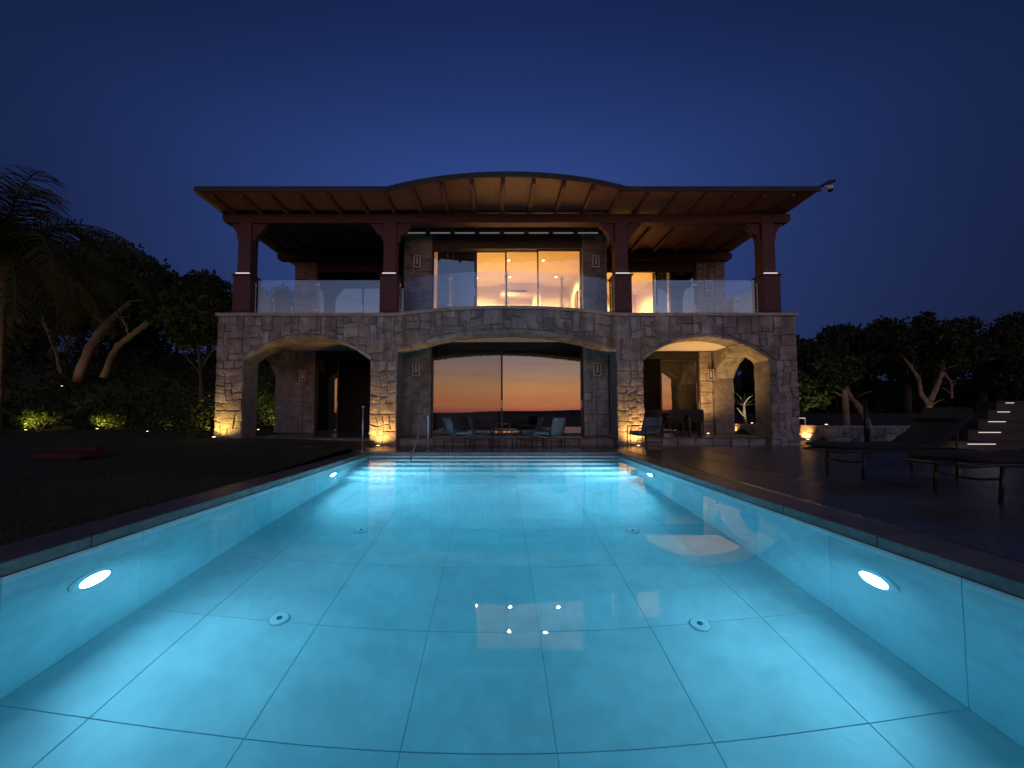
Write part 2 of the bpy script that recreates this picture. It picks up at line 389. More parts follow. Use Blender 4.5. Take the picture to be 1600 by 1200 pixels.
slabrow(PX0 - .010, PX1 + .010, PY1 + .012, PY1 + .42, 6, 'x')
slabrow(PX0 - .010, PX1 + .010, PY0 - .42, PY0 - .012, 6, 'x')

# ---- deck paving
terrace = tag(obj('terrace', MB().box(PX1 + .425, 17.2, -4, YF + .05, -.30, DZ - .022), M['deckbase']), kind='structure')
obj('bedding', MB().box(-4.5, PX1 + .42, PY1 + .425, YF + .05, -.30, DZ - .022), M['deckbase'], terrace)
obj('bedding', MB().box(8.95, 13.4, YF + .055, 13.5, -.30, DZ - .022), M['deckbase'], terrace)
def pave(x0, x1, y0, y1, tx, ty):
    nx = max(1, round((x1 - x0) / tx)); ny = max(1, round((y1 - y0) / ty)); sx_, sy_ = (x1 - x0) / nx, (y1 - y0) / ny
    for i in range(nx):
        for j in range(ny):
            tile_obj('paver', sx_ - .008, sy_ - .008, .02, M['deck'], terrace, x0 + (i + .5) * sx_, y0 + (j + .5) * sy_, DZ + rnd.uniform(-.0015, .0015), .004)
pave(PX1 + .425, 17.2, -1.6, YF + .05, 1.0, 1.0)
pave(-4.5, PX1 + .42, PY1 + .425, YF + .05, 1.0, .75)
pave(8.95, 13.4, YF + .055, 13.4, 1.0, 1.0)
st = obj('stepping_slab', MB().box(-5.75, -4.65, 9.75, 10.35, .05, .215), M['deck'], bevel=.012)
tag(st, 'pale rectangular stone slab set in the lawn left of the pool end', 'slab')

# ================================================================== VILLA
villa = empty('stone_villa', (CX, YF, 0), world=True)
tag(villa, 'two storey stone and timber villa with three arches, balcony and lit upstairs windows', 'villa')
HB, BUL = 3.26, .76
RB = (HB * HB + BUL * BUL) / (2 * BUL)
def yf(x):
    d = abs(x - CX)
    return YF if d >= HB else YF - (math.sqrt(RB * RB - d * d) - (RB - BUL))
class Arch:
    def __init__(s, c, half, zs, crown):
        s.c, s.h, s.zs = c, half, zs; rise = crown - zs
        s.R = (half * half + rise * rise) / (2 * rise); s.zc = crown - s.R
        s.a = math.asin(half / s.R)
    def z(s, x, off=0):
        d = abs(x - s.c); r = s.R + off
        return s.zc + math.sqrt(max(0, r * r - d * d))
    def pt(s, ang, off=0):
        return (s.c + (s.R + off) * math.sin(ang), s.zc + (s.R + off) * math.cos(ang))
A_L = Arch(CX - 5.91, 1.87, 2.62, 3.30); A_C = Arch(CX, 3.24, 2.86, 3.29); A_R = Arch(CX + 5.91, 1.87, 2.62, 3.32)
arches = (A_L, A_C, A_R)
X0, X1 = CX - 8.60, CX + 8.60
TOP = 3.95; TH = .70
# wall body, the mortar bed of the stones
def wall_columns(ax0, ax1, ars, ytop, top, yfun, th, swap=False):
    xs_ = []; cur = ax0
    segs = []
    for a in ars:
        segs.append((cur, a.c - a.h, None)); segs.append((a.c - a.h, a.c + a.h, a)); cur = a.c + a.h
    segs.append((cur, ax1, None))
    b = MB()
    for (s0, s1, a) in segs:
        n = 1 if a is None else 28
        if a is None and s1 - s0 < 1e-4: continue
        rows = []
        for i in range(n + 1):
            x = s0 + (s1 - s0) * i / n; z0 = ytop if a is None else a.z(x) + .015
            y0 = yfun(x) + .030; y1 = yfun(x) + th
            rows.append([(x, y0, z0), (x, y0, top), (x, y1, top), (x, y1, z0)])
        base = len(b.v)
        for r_ in rows: b.v += [(p[1], p[0], p[2]) if swap else p for p in r_]
        for i in range(n):
            for k in range(4):
                p0 = base + i * 4 + k; p1 = base + i * 4 + (k + 1) % 4
                b.f.append((p0, p0 + 4, p1 + 4, p1))
        b.f.append((base, base + 1, base + 2, base + 3)); e = base + n * 4; b.f.append((e + 3, e + 2, e + 1, e))
    return b
fw = obj('arcade_wall', wall_columns(X0 + .01, X1 - .01, arches, -.2, TOP, yf, TH - .015), M['mortar'], villa)
stone_n = [0]
def stone_mesh(poly, proud, depth, yfun, jit=.017, bev=.013):
    """one dressed stone from its outline in (x, z): a rough-edged block with a chamfered face"""
    P = []
    n = len(poly)
    for i in range(n):
        a = poly[i]; c = poly[(i + 1) % n]
        P.append(a)
        if math.hypot(a[0] - c[0], a[1] - c[1]) > .16: P.append(((a[0] + c[0]) / 2, (a[1] + c[1]) / 2))
    mx = sum(p_[0] for p_ in P) / len(P); mz = sum(p_[1] for p_ in P) / len(P)
    rad = max(.04, sum(math.hypot(p_[0] - mx, p_[1] - mz) for p_ in P) / len(P))
    s1 = 1 - .010 / rad; s2 = 1 - (bev + .012) / rad
    ring = lambda s, j: [(mx + (p_[0] - mx) * s + rnd.uniform(-j, j), mz + (p_[1] - mz) * s + rnd.uniform(-j, j)) for p_ in P]
    r1 = ring(s1, jit * .6); r2 = [(mx + (a - mx) * s2 / s1 + rnd.uniform(-jit, jit) * .7, mz + (c - mz) * s2 / s1 + rnd.uniform(-jit, jit) * .7) for a, c in r1]
    n = len(P); b = MB()
    b.v += [(a, yfun(a) + depth, c) for a, c in r1]
    b.v += [(a, yfun(a) + .014 - proud * .5, c) for a, c in r1]
    b.v += [(a, yfun(a) - proud + rnd.uniform(-.006, .006), c) for a, c in r2]
    b.v.append((mx, yfun(mx) - proud - rnd.uniform(0, .014), mz))
    for k in range(2):
        b.f += [(k * n + i, k * n + (i + 1) % n, (k + 1) * n + (i + 1) % n, (k + 1) * n + i) for i in range(n)]
    b.f += [(2 * n + i, 2 * n + (i + 1) % n, 3 * n) for i in range(n)]
    return b
def rubble(x0, x1, z0, z1, cell=.115, wr=(3, 6), hr=(2, 4)):
    nx = max(1, round((x1 - x0) / cell)); nz = max(1, round((z1 - z0) / cell)); dx, dz = (x1 - x0) / nx, (z1 - z0) / nz
    occ = [[0] * nz for _ in range(nx)]; out = []
    for j in range(nz):
        for i in range(nx):
            if occ[i][j]: continue
            w_ = rnd.randint(*wr); h_ = rnd.randint(*hr)
            k = 0
            while k < w_ and i + k < nx and not occ[i + k][j]: k += 1
            w_ = k
            if i + w_ < nx and nx - i - w_ == 1 and not occ[i + w_][j]: w_ += 1
            h_ = min(h_, nz - j)
            if nz - j - h_ == 1: h_ += 1
            for a in range(w_):
                for c in range(h_):
                    if occ[i + a][j + c]: h_ = min(h_, max(1, c))
            for a in range(w_):
                for c in range(h_): occ[i + a][j + c] = 1
            out.append((x0 + i * dx, x0 + (i + w_) * dx, z0 + j * dz, z0 + (j + h_) * dz))
    return out
def warp(poly, x0, x1, z0, z1):
    out = []
    for x, z in poly:
        w_ = min(1, min(x - x0, x1 - x) / .16, min(z - z0, z1 - z) / .16); w_ = max(0, w_)
        out.append((x + w_ * (.045 * math.sin(5.1 * z + 2.3 * x) + .022 * math.sin(11 * z - 3.1 * x)), z + w_ * (.042 * math.sin(4.3 * x + 1.1) + .025 * math.sin(9.7 * x + 3 * z))))
    return out
stones = []
def add_stone(poly, proud, depth, parent=fw, name='stone', yfun=yf):
    ar = abs(sum(poly[i][0] * poly[(i + 1) % len(poly)][1] - poly[(i + 1) % len(poly)][0] * poly[i][1] for i in range(len(poly)))) / 2
    stones.append((ar, name, stone_mesh(poly, proud, depth, yfun), parent)); stone_n[0] += 1
SPR = 2.62; RING = .10
piers = [(X0, A_L.c - A_L.h), (A_L.c + A_L.h, A_C.c - A_C.h), (A_C.c + A_C.h, A_R.c - A_R.h), (A_R.c + A_R.h, X1)]
for pi_, (a, c) in enumerate(piers):
    for (x0, x1, z0, z1) in rubble(a, c, 0.0, SPR, .105, (2, 4), (2, 3)):
        edge = (x0 < a + .01 and pi_ > 0) or (x1 > c - .01 and pi_ < 3) or (x1 > c - .01 and pi_ == 3)
        add_stone(warp([(x0, z0), (x1, z0), (x1, z1), (x0, z1)], a, c, -.2, SPR), rnd.uniform(0, .024), TH if edge else .10)
# voussoirs
for a, nv in ((A_L, 8), (A_C, 14), (A_R, 8)):
    for k in range(nv):
        t0 = -a.a + 2 * a.a * k / nv; t1 = -a.a + 2 * a.a * (k + 1) / nv
        poly = [a.pt(t0 + (t1 - t0) * q / 3) for q in range(4)] + [a.pt(t1 - (t1 - t0) * q / 3, RING) for q in range(4)]
        if not (a is A_C): poly = [(x, max(z, SPR - .02)) for x, z in poly]
        add_stone(poly, rnd.uniform(.002, .010), TH)
kx, kz = A_R.pt(0.0, RING)
add_stone([(kx - .13, kz - .02), (kx + .13, kz - .02), (kx + .19, kz + .42), (kx - .19, kz + .42)], .05, .06, fw, 'keystone')
# spandrels above the rings
def ringz(x):
    z = 0
    for a in arches:
        ext = a.R + RING + .01
        if abs(x - a.c) < a.h + RING:
            zz = a.zc + math.sqrt(max(0, ext * ext - (x - a.c) ** 2))
            if abs(x - a.c) > a.h: zz = zz if zz > SPR else 0
            z = max(z, zz)
    return z
for (x0, x1, z0, z1) in rubble(X0, X1, SPR, TOP - .005, .11, (2, 5), (2, 4)):
    n = 5; xx = [x0 + (x1 - x0) * i / n for i in range(n + 1)]
    low = [max(z0, ringz(x)) for x in xx]
    good = [i for i in range(n + 1) if low[i] < z1 - .05]
    if len(good) < 3: continue
    i0, i1 = good[0], good[-1]
    if max(low[i0:i1 + 1]) <= z0 + 1e-4: poly = [(xx[i0], z0), (xx[i1], z0), (xx[i1], z1), (xx[i0], z1)]
    else: poly = [(xx[i], min(low[i], z1 - .03)) for i in range(i0, i1 + 1, 2 if (i1 - i0) % 2 == 0 else 1)] + [(xx[i1], z1), (xx[i0], z1)]
    side = x1 > X1 - .01 or x0 < X0 + .01
    if max(low) <= z0 + 1e-4: poly = warp(poly, X0, X1, SPR, TOP - .005)
    add_stone(poly, rnd.uniform(0, .022), TH if side else .10)
# thin ledge on top of the wall
ncap = 22
for i in range(ncap):
    a, c = X0 - .05 + (X1 - X0 + .1) * i / ncap + .002, X0 - .05 + (X1 - X0 + .1) * (i + 1) / ncap - .002
    b = MB(); n = 3
    for k in range(n + 1):
        x = a + (c - a) * k / n; y = yf(x)
        b.v += [(x, y - .055, TOP), (x, y - .055, 4.035), (x, y + TH, 4.035), (x, y + TH, TOP)]
    for k in range(n):
        for q in range(4): p0 = k * 4 + q; p1 = k * 4 + (q + 1) % 4; b.f.append((p0, p1, p1 + 4, p0 + 4))
    b.f += [(3, 2, 1, 0), (n * 4, n * 4 + 1, n * 4 + 2, n * 4 + 3)]
    obj('coping_stone', b, M['coping'], fw, bevel=.008)
# plinth of the loggia: floor one step above the deck
FZ = .32
pl = obj('loggia_floor', MB().box(X0 + .3, X1 - .3, YF + .30, 14.6, -.2, FZ - .02), M['mortar'], villa)
for (a, c) in ((A_L.c - A_L.h, A_L.c + A_L.h), (A_C.c - A_C.h, A_C.c + A_C.h), (A_R.c - A_R.h, A_R.c + A_R.h)):
    n = round((c - a) / .93)
    for i in range(n):
        x0, x1 = a + (c - a) * i / n + .003, a + (c - a) * (i + 1) / n - .003
        obj('floor_slab', MB().box(x0, x1, YF + .22, YF + 1.3, FZ - .02, FZ + .01), M['deck'], pl, bevel=.006)
        obj('floor_slab', MB().box(x0, x1, YF + 1.306, YF + 3.1, FZ - .02, FZ + .01), M['deck'], pl)
    n2 = round((c - a) / .55)
    for i in range(n2):
        x0, x1 = a + (c - a) * i / n2 + .004, a + (c - a) * (i + 1) / n2 - .004
        add_stone([(x0, .0), (x1, .0), (x1, FZ - .025), (x0, FZ - .025)], rnd.uniform(0, .015), .06, pl, 'plinth_stone', lambda x: YF + .255)
# the 300 largest stones are pieces of their own, the chips between them one mesh
stones.sort(key=lambda q: -q[0]); small = MB()
for i, (ar, nm, q, par) in enumerate(stones):
    if i < 300: obj(nm, q, M['stone'], par)
    else: small.add(q.v, q.f)
if small.v: tag(obj('small_stone', small, M['stone'], fw), kind='stuff')
# side walls, each with an arch to the garden
for sgn in (-1, 1):
    xw = X1 - .72 if sgn > 0 else X0 + .02
    sa = Arch(13.18, 1.165, 2.35, 3.12)
    b = wall_columns(YF + TH, 15.0, (sa,), -.2, TOP, lambda x: 0, .70, swap=True)
    b.v = [(v[0] + xw - .03, v[1], v[2]) for v in b.v]
    sw = obj('side_wall', b, M['mortar'], villa)
    sb = MB()
    for k in range(9):
        t0 = -sa.a + 2 * sa.a * k / 9; t1 = -sa.a + 2 * sa.a * (k + 1) / 9
        q = stone_mesh([sa.pt(t0), sa.pt(t1), sa.pt(t1, .28), sa.pt(t0, .28)], .015, .70, lambda x: 0)
        for fsgn in (1,):
            sb.add([((xw + v[1]) if sgn > 0 else (xw + .70 - v[1]), v[0], v[2]) for v in q.v], q.f)
    for (y0, y1) in ((YF + TH, sa.c - sa.h), (sa.c + sa.h, 15.0)):
        for (a, c, z0, z1) in rubble(y0, y1, FZ if y0 > 12.5 else FZ, 2.35, .13, (2, 4), (2, 3)):
            q = stone_mesh([(a, z0), (c, z0), (c, z1), (a, z1)], rnd.uniform(0, .02), .70, lambda x: 0)
            sb.add([((xw + v[1]) if sgn > 0 else (xw + .70 - v[1]), v[0], v[2]) for v in q.v], q.f)
    tag(obj('stone_facing', sb, M['stone'], sw), kind='stuff')

# ceiling of the loggia / balcony floor
def slab_poly(off, z0, z1, yb, x0, x1):
    pts = []; n = 30
    for i in range(n + 1):
        x = x0 + (x1 - x0) * i / n; pts.append((x, yf(x) + off, z0))
    for kx in (CX - HB, CX + HB): pts.append((kx, YF + off, z0))
    pts = sorted(pts) + [(x1, yb, z0), (x0, yb, z0)]
    return MB().prism(pts, (0, 0, z1 - z0))
obj('loggia_ceiling', slab_poly(TH - .005, 3.40, 3.60, 14.35, X0 + .72, X1 - .72), M['plaster'], villa)
obj('balcony_floor', slab_poly(TH - .02, 3.965, 4.03, 14.35, X0 + .05, X1 - .05), M['deck'], villa)

# ---- storeys behind: centre block stands forward of the side bays
YC, YR = 12.50, 14.40
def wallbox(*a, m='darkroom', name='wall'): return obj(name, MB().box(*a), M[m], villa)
def pillar(x0, x1, y0, y1, z0, z1):
    pb = obj('pillar', MB().box(x0 + .02, x1 - .02, y0 + .03, y1, z0, z1), M['mortar'], villa)
    sb = MB()
    for (a, c, s0, s1) in rubble(x0, x1, z0, z1, .14, (2, 4), (2, 3)):
        q = stone_mesh([(a, s0), (c, s0), (c, s1), (a, s1)], rnd.uniform(0, .018), .3, lambda x: y0, bev=.015); sb.add(q.v, q.f)
    tag(obj('stone_facing', sb, M['stone'], pb), kind='stuff'); return pb
for (z0, z1) in ((FZ, 3.40), (4.03, 7.0)):
    up = z0 > 2
    pillar(-3.08, -2.14, YC, YC + .45, z0, z1); pillar(2.84, 3.66, YC, YC + .45, z0, z1)
    pillar(-7.70, -6.84, YR, YR + .4, z0, 6.85 if up else z1); pillar(7.62 if up else 7.66, 8.72 if up else 8.12, YR, YR + .4, z0, 6.85 if up else z1)
    # returns of the centre block and back walls
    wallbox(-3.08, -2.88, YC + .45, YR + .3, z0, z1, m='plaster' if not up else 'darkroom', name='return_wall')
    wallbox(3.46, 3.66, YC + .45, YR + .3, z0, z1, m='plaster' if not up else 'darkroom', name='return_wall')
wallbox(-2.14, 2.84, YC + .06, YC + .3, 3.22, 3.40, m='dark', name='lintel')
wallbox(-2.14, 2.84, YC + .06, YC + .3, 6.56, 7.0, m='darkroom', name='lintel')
for (x0, x1) in ((-6.84, -3.08), (3.66, 7.66)):
    wallbox(x0, x1, YR + .06, YR + .3, 3.12, 3.40, m='dark', name='lintel')
for (x0, x1) in ((-6.84, -3.08), (3.66, 7.62)):
    wallbox(x0, x1, YR + .06, YR + .3, 6.52, 7.1, m='darkroom', name='lintel')
# ---- sliding glass doors: every leaf a door with frame and pane
def door_leaf(x0, x1, y, z0, z1, glass, fwid=.045):
    b = MB()
    b.box(x0, x0 + fwid, y - .03, y + .03, z0, z1); b.box(x1 - fwid, x1, y - .03, y + .03, z0, z1)
    b.box(x0 + fwid, x1 - fwid, y - .03, y + .03, z0, z0 + fwid * 1.3); b.box(x0 + fwid, x1 - fwid, y - .03, y + .03, z1 - fwid, z1)
    d = obj('door', b, M['dark'], villa)
    pn = MB().add([(x0 + fwid, y, z0 + fwid), (x1 - fwid, y, z0 + fwid), (x1 - fwid, y, z1 - fwid), (x0 + fwid, y, z1 - fwid)], [(0, 1, 2, 3)])
    obj('pane', pn, glass, d)
    h = MB().box(x1 - fwid * .7, x1 - fwid * .4, y - .06, y - .03, z0 + .9, z0 + 1.15); obj('handle', h, M['steel'], d)
    return d
for k, (a, c, h) in enumerate(((-2.14, -.70, 6.50), (-.70, .33, 6.50), (.29, 1.40, 6.50), (1.36, 2.84, 6.56))):
    door_leaf(a, c, YC + .12 + .035 * (k % 2) + (.04 if k == 3 else 0), 4.03, h, M['glassdoor'] if k else M['glassdark'])
for k, (a, c) in enumerate(((-2.14, .20), (.14, 2.84))):
    door_leaf(a, c, YC + .12 + .07 * k, FZ + .01, 3.22, M['glassdark'] if k else M['glassdim'], .06)
for (a, c, z0, z1, gl) in ((-6.84, -5.1, 4.03, 6.52, 'glassdark'), (-5.15, -3.08, 4.03, 6.52, 'glassdark'), (3.66, 5.02, 4.03, 6.52, 'glassdoor'), (4.98, 6.14, 4.03, 6.52, 'glassdoor'),
                           (6.10, 7.62, 4.03, 6.52, 'glassdark'), (-6.84, -5.98, FZ + .01, 3.12, 'glassdark'), (6.2, 7.66, FZ + .01, 3.12, 'glassdark')):
    door_leaf(a, c, YR + .12, z0, z1, M[gl], .055)
# ---- rooms
def room(x0, x1, y0, y1, z0, z1, m, fm):
    obj('room_floor', MB().box(x0, x1, y0, y1, z0 - .05, z0), M[fm], villa)
    obj('room_ceiling', MB().box(x0, x1, y0, y1, z1, z1 + .05), M[m], villa)
    obj('room_wall', MB().box(x0, x1, y1, y1 + .1, z0 - .05, z1 + .05), M[m], villa)
    obj('room_wall', MB().box(x0 - .1, x0, y0, y1 + .1, z0 - .05, z1 + .05), M[m], villa)
    obj('room_wall', MB().box(x1, x1 + .1, y0, y1 + .1, z0 - .05, z1 + .05), M[m], villa)
room(-2.7, 3.30, YC + .46, 17.2, 4.03, 6.80, 'room', 'roomfloor')
room(3.9, 6.75, YR + .31, 18.4, 4.03, 6.80, 'room', 'roomfloor')
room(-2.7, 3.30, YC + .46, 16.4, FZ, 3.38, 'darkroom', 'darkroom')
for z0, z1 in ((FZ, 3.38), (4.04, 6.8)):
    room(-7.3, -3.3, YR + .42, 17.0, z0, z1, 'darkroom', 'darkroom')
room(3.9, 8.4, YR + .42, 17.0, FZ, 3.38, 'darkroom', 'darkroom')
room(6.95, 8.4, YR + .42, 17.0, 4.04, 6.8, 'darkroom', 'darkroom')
# a doorway with a dropped head and an air slot on the back wall of the lit room
obj('bulkhead', MB().box(.15, 1.95, 16.75, 17.19, 6.25, 6.79), M['room'], villa)
obj('bulkhead', MB().box(1.60, 1.95, 16.75, 17.19, 4.04, 6.249), M['room'], villa)
# ---- balcony timber: posts on plinths, brackets, beams
BZ0, BZ1 = 6.86, 7.13
PXS = [CX - 7.97, CX - 3.55, CX + 3.50, CX + 7.97]
for i, px in enumerate(PXS):
    y0 = YF + .06
    po = obj('post', MB().box(px - .19, px + .19, y0 + .07, y0 + .45, 5.30, BZ0), M['wood'], villa, bevel=.012)
    b = MB().box(px - .265, px + .265, y0, y0 + .53, 4.036, 5.20); obj('plinth', b, M['wood'], po, bevel=.012)
    b = MB().box(px - .235, px + .235, y0 - .03, y0 + .0, 4.12, 4.15).box(px - .235, px + .235, y0 - .012, y0 - .001, 4.151, 5.06); obj('plinth_panel', b, M['wood'], po, bevel=.004)
    obj('plinth_cap', MB().box(px - .30, px + .30, y0 - .035, y0 + .565, 5.20, 5.245), M['wood'], po, bevel=.01)
    obj('cap_light', MB().box(px - .20, px + .20, y0 + .02, y0 + .068, 5.2455, 5.292), M['led'], po)
    for s in (-1, 1):
        if (i == 0 and s < 0) or (i == 3 and s > 0): ln = .30
        else: ln = .42
        prof = [(0, 0), (ln, 0), (ln, -.07), (ln - .05, -.10), (ln - .10, -.12), (ln - .13, -.20), (ln - .20, -.30), (.10, -.36), (.09, -.46), (.05, -.54), (0, -.56)]
        pts = [(px + s * (.19 + a), y0 + .15, BZ0 - .001 + c) for a, c in prof]
        if s > 0: pts = pts[::-1]
        obj('bracket', MB().prism(pts, (0, .20, 0)), M['wood'], po, bevel=.006)
def beam(y0, y1, z0, z1, x0, x1, name='beam'):
    e = .16; prof = []
    for k in range(7):
        a = math.pi / 2 * k / 6; prof.append((math.sin(a) * e * .8, -(1 - math.cos(a)) * (z1 - z0) * .0))
    h = z1 - z0
    right = [(x1 - .12, z0), (x1 - .05, z0 + .02), (x1 - .01, z0 + .07), (x1, z0 + .13), (x1, z1)]
    left = [(x0, z1), (x0, z0 + .13), (x0 + .01, z0 + .07), (x0 + .05, z0 + .02), (x0 + .12, z0)]
    pts = [(x, y0, z) for x, z in right + left]
    return obj(name, MB().prism(pts, (0, y1 - y0, 0)), M['woodx'], villa, bevel=.01)
beam(YF + .12, YF + .42, BZ0, BZ1, CX - 8.66, CX + 8.66)
beam(YR - .14, YR + .12, 6.86, 7.12, CX - 8.62, -3.10); beam(YR - .14, YR + .12, 6.86, 7.12, 3.68, CX + 8.62)
# ---- roof: thin slab bulging in plan, boarded soffit, rafters
YE, RBUL = 10.42, .66
RH = 3.35; RR = (RH * RH + RBUL * RBUL) / (2 * RBUL)
def ye(x):
    d = abs(x - CX); return YE if d >= RH else YE - (math.sqrt(RR * RR - d * d) - (RR - RBUL))
RX0, RX1 = CX - 8.75, CX + 8.75
def roof_poly(z0, z1, inset):
    n = 40; pts = []
    xs_ = sorted([RX0 + inset + (RX1 - RX0 - 2 * inset) * i / n for i in range(n + 1)] + [CX - RH, CX + RH])
    pts = [(x, ye(x) + inset, z0) for x in xs_] + [(RX1 - inset, 19.2, z0), (RX0 + inset, 19.2, z0)]
    return MB().prism(pts, (0, 0, z1 - z0))
roof = obj('roof', roof_poly(7.305, 7.39, 0), M['roofing'], villa)
sof = obj('soffit', roof_poly(7.262, 7.302, .05), M['soffit'], roof)
# slim dark fascia following the curve
b = MB(); n = 60
xs_ = sorted([RX0 + (RX1 - RX0) * i / n for i in range(n + 1)] + [CX - RH, CX + RH])
for x in xs_: y = ye(x); b.v += [(x, y - .004, 7.25), (x, y - .004, 7.365), (x, y + .045, 7.365), (x, y + .045, 7.25)]
for i in range(len(xs_) - 1):
    for q in range(4): p0 = i * 4 + q; p1 = i * 4 + (q + 1) % 4; b.f.append((p0, p1, p1 + 4, p0 + 4))
obj('fascia', b, M['roofing'], roof)
obj('barge_board', MB().box(RX0 - .02, RX0 + .10, YE + .02, 19.0, 7.22, 7.26), M['barge'], roof)
k = -11
while True:
    x = .17 + .82 * k; k += 1
    if x < RX0 + .1: continue
    if x > RX1 - .05: break
    yb = YC + .05 if -3.0 < x < 3.6 else YR + .1
    obj('rafter', MB().box(x - .05, x + .05, ye(x) + .10, yb, 7.131, 7.2615), M['wood'], roof, bevel=.006)
# white strip at the centre block's head, indoor light imitated by emission, broken by rafters
for k in range(-4, 5):
    a, c = .17 + .82 * k + .08, .17 + .82 * (k + 1) - .08
    if a < -3.05 or c > 3.65: continue
    obj('lit_wall_strip', MB().box(a, c, YC - .03, YC + .01, 7.04, 7.055), M['wallglow'], villa)
obj('wall_head', MB().box(-3.08, 3.66, YC + .011, YC + .3, 7.0, 7.13), M['darkroom'], villa)

# ---- glass balustrade: panels, slim posts and round clamps
RZ0, RZ1 = 4.04, 5.12
def rail_line(pts_fn, t0, t1, njoin, endclamps=True):
    for i in range(njoin):
        a = t0 + (t1 - t0) * i / njoin; c = t0 + (t1 - t0) * (i + 1) / njoin
        n = 8; b = MB()
        for k in range(n + 1):
            q = pts_fn(a + (c - a) * (k / n) * .995 + (c - a) * .0025); b.v += [(q[0], q[1], RZ0 + .02), (q[0], q[1], RZ1)]
        b.f = [(2 * k, 2 * k + 2, 2 * k + 3, 2 * k + 1) for k in range(n)]
        g = obj('balustrade_panel', b, M['glassrail'], villa, smooth=True)
        for t_, dirn in ((a, 1), (c, -1)):
            q = pts_fn(t_ + dirn * (c - a) * .025); q2 = pts_fn(t_ + dirn * (c - a) * .012)
            obj('upright', MB().tube([(q2[0], q2[1] + .03, RZ0), (q2[0], q2[1] + .03, RZ1 - .06)], .012, 8), M['steel'], g)
            for zz in (RZ0 + .15, RZ1 - .16):
                obj('clamp', MB().tube([(q[0], q[1] - .022, zz), (q[0], q[1] + .03, zz)], .024, 10), M['steel'], g)
rail_line(lambda x: (x, YF + .26), PXS[0] + .27, PXS[1] - .27, 2)
rail_line(lambda x: (x, yf(x) + .26), PXS[1] + .27, PXS[2] - .27, 4)
rail_line(lambda x: (x, YF + .26), PXS[2] + .27, PXS[3] - .27, 2)
rail_line(lambda y: (PXS[0] - .05, y), YF + .62, YR - .1, 2)
rail_line(lambda y: (PXS[3] + .05, y), YF + .62, YR - .1, 2)

# ================================================================== LAMPS AND THINGS ON THE VILLA
def wall_lamp(x, y, z, label):
    e = empty('wall_lamp', (x, y, z)); tag(e, label, 'lamp', 'wall lanterns on the villa pillars')
    obj('back_plate', MB().box(-.10, .10, -.022, -.002, -.19, .19), M['dark'], e, bevel=.004)
    b = MB()
    for a in (-1, 1): b.box(a * .10 - .014, a * .10 + .014, -.075, -.03, -.20, .20)
    b.box(-.086, .086, -.075, -.03, .172, .20).box(-.086, .086, -.075, -.03, -.20, -.172)
    obj('frame', b, M['lampframe'], e)
    obj('glass', MB().tube([(0, -.06, -.12), (0, -.06, .10)], .045, 12), M['lampglass'], e, smooth=False)
    obj('finial', MB().lathe([(.03, .10), (.05, .115), (.012, .15)], (0, -.06, 0), 10), M['lampframe'], e)
wall_lamp(-2.62, YC - .03, 6.05, 'framed wall lantern on the upstairs pillar left of the lit windows')
wall_lamp(3.27, YC - .03, 6.05, 'framed wall lantern on the upstairs pillar right of the lit windows')
wall_lamp(-7.22, YR - .03, 5.75, 'framed wall lantern upstairs on the far left rear pillar')
wall_lamp(8.05, YR - .03, 5.88, 'framed wall lantern upstairs on the far right rear pillar')
wall_lamp(-2.62, YC - .03, 2.48, 'framed wall lantern downstairs left of the wide sunset-reflecting doors')
wall_lamp(3.27, YC - .03, 2.48, 'framed wall lantern downstairs right of the wide sunset-reflecting doors')
wall_lamp(-7.26, YR - .03, 2.45, 'framed wall lantern on the rear pillar seen through the left arch')
wall_lamp(8.02, YR - .03, 2.50, 'framed wall lantern on the rear pillar seen through the right arch')

def downlight(x, y, z, power, label):
    e = empty('ceiling_downlight', (x, y, z)); tag(e, label, 'downlight', 'ceiling downlights upstairs')
    obj('trim_ring', MB().lathe([(.05, -.001), (.065, -.001), (.065, -.012), (.05, -.012)], n=16), M['white'], e)
    obj('lens', MB().lathe([(.048, -.002), (.048, -.02)], n=16), M['downbulb'], e)
    lamp('downlight_lamp', 'SPOT', (0, 0, -.03), (0, 0, -1), power, (1, .63, .22), e, .05, 150, .8)
for x, y, lb in ((.45, 14.15, 'nearer left warm downlight in the lit upstairs room'), (1.75, 14.15, 'nearer right warm downlight in the lit upstairs room'),
                 (-.85, 16.0, 'far left warm downlight in the lit upstairs room'), (.55, 15.9, 'far middle warm downlight in the lit upstairs room'),
                 (2.5, 15.9, 'far right warm downlight in the lit upstairs room'), (-1.0, 14.15, 'warm downlight above the drape in the lit upstairs room')):
    downlight(x, y, 6.80, 860, lb)
downlight(5.35, 16.0, 6.80, 1000, 'nearer warm downlight in the small lit room upstairs right'); downlight(5.5, 17.3, 6.80, 1000, 'far warm downlight in the small lit room upstairs right')

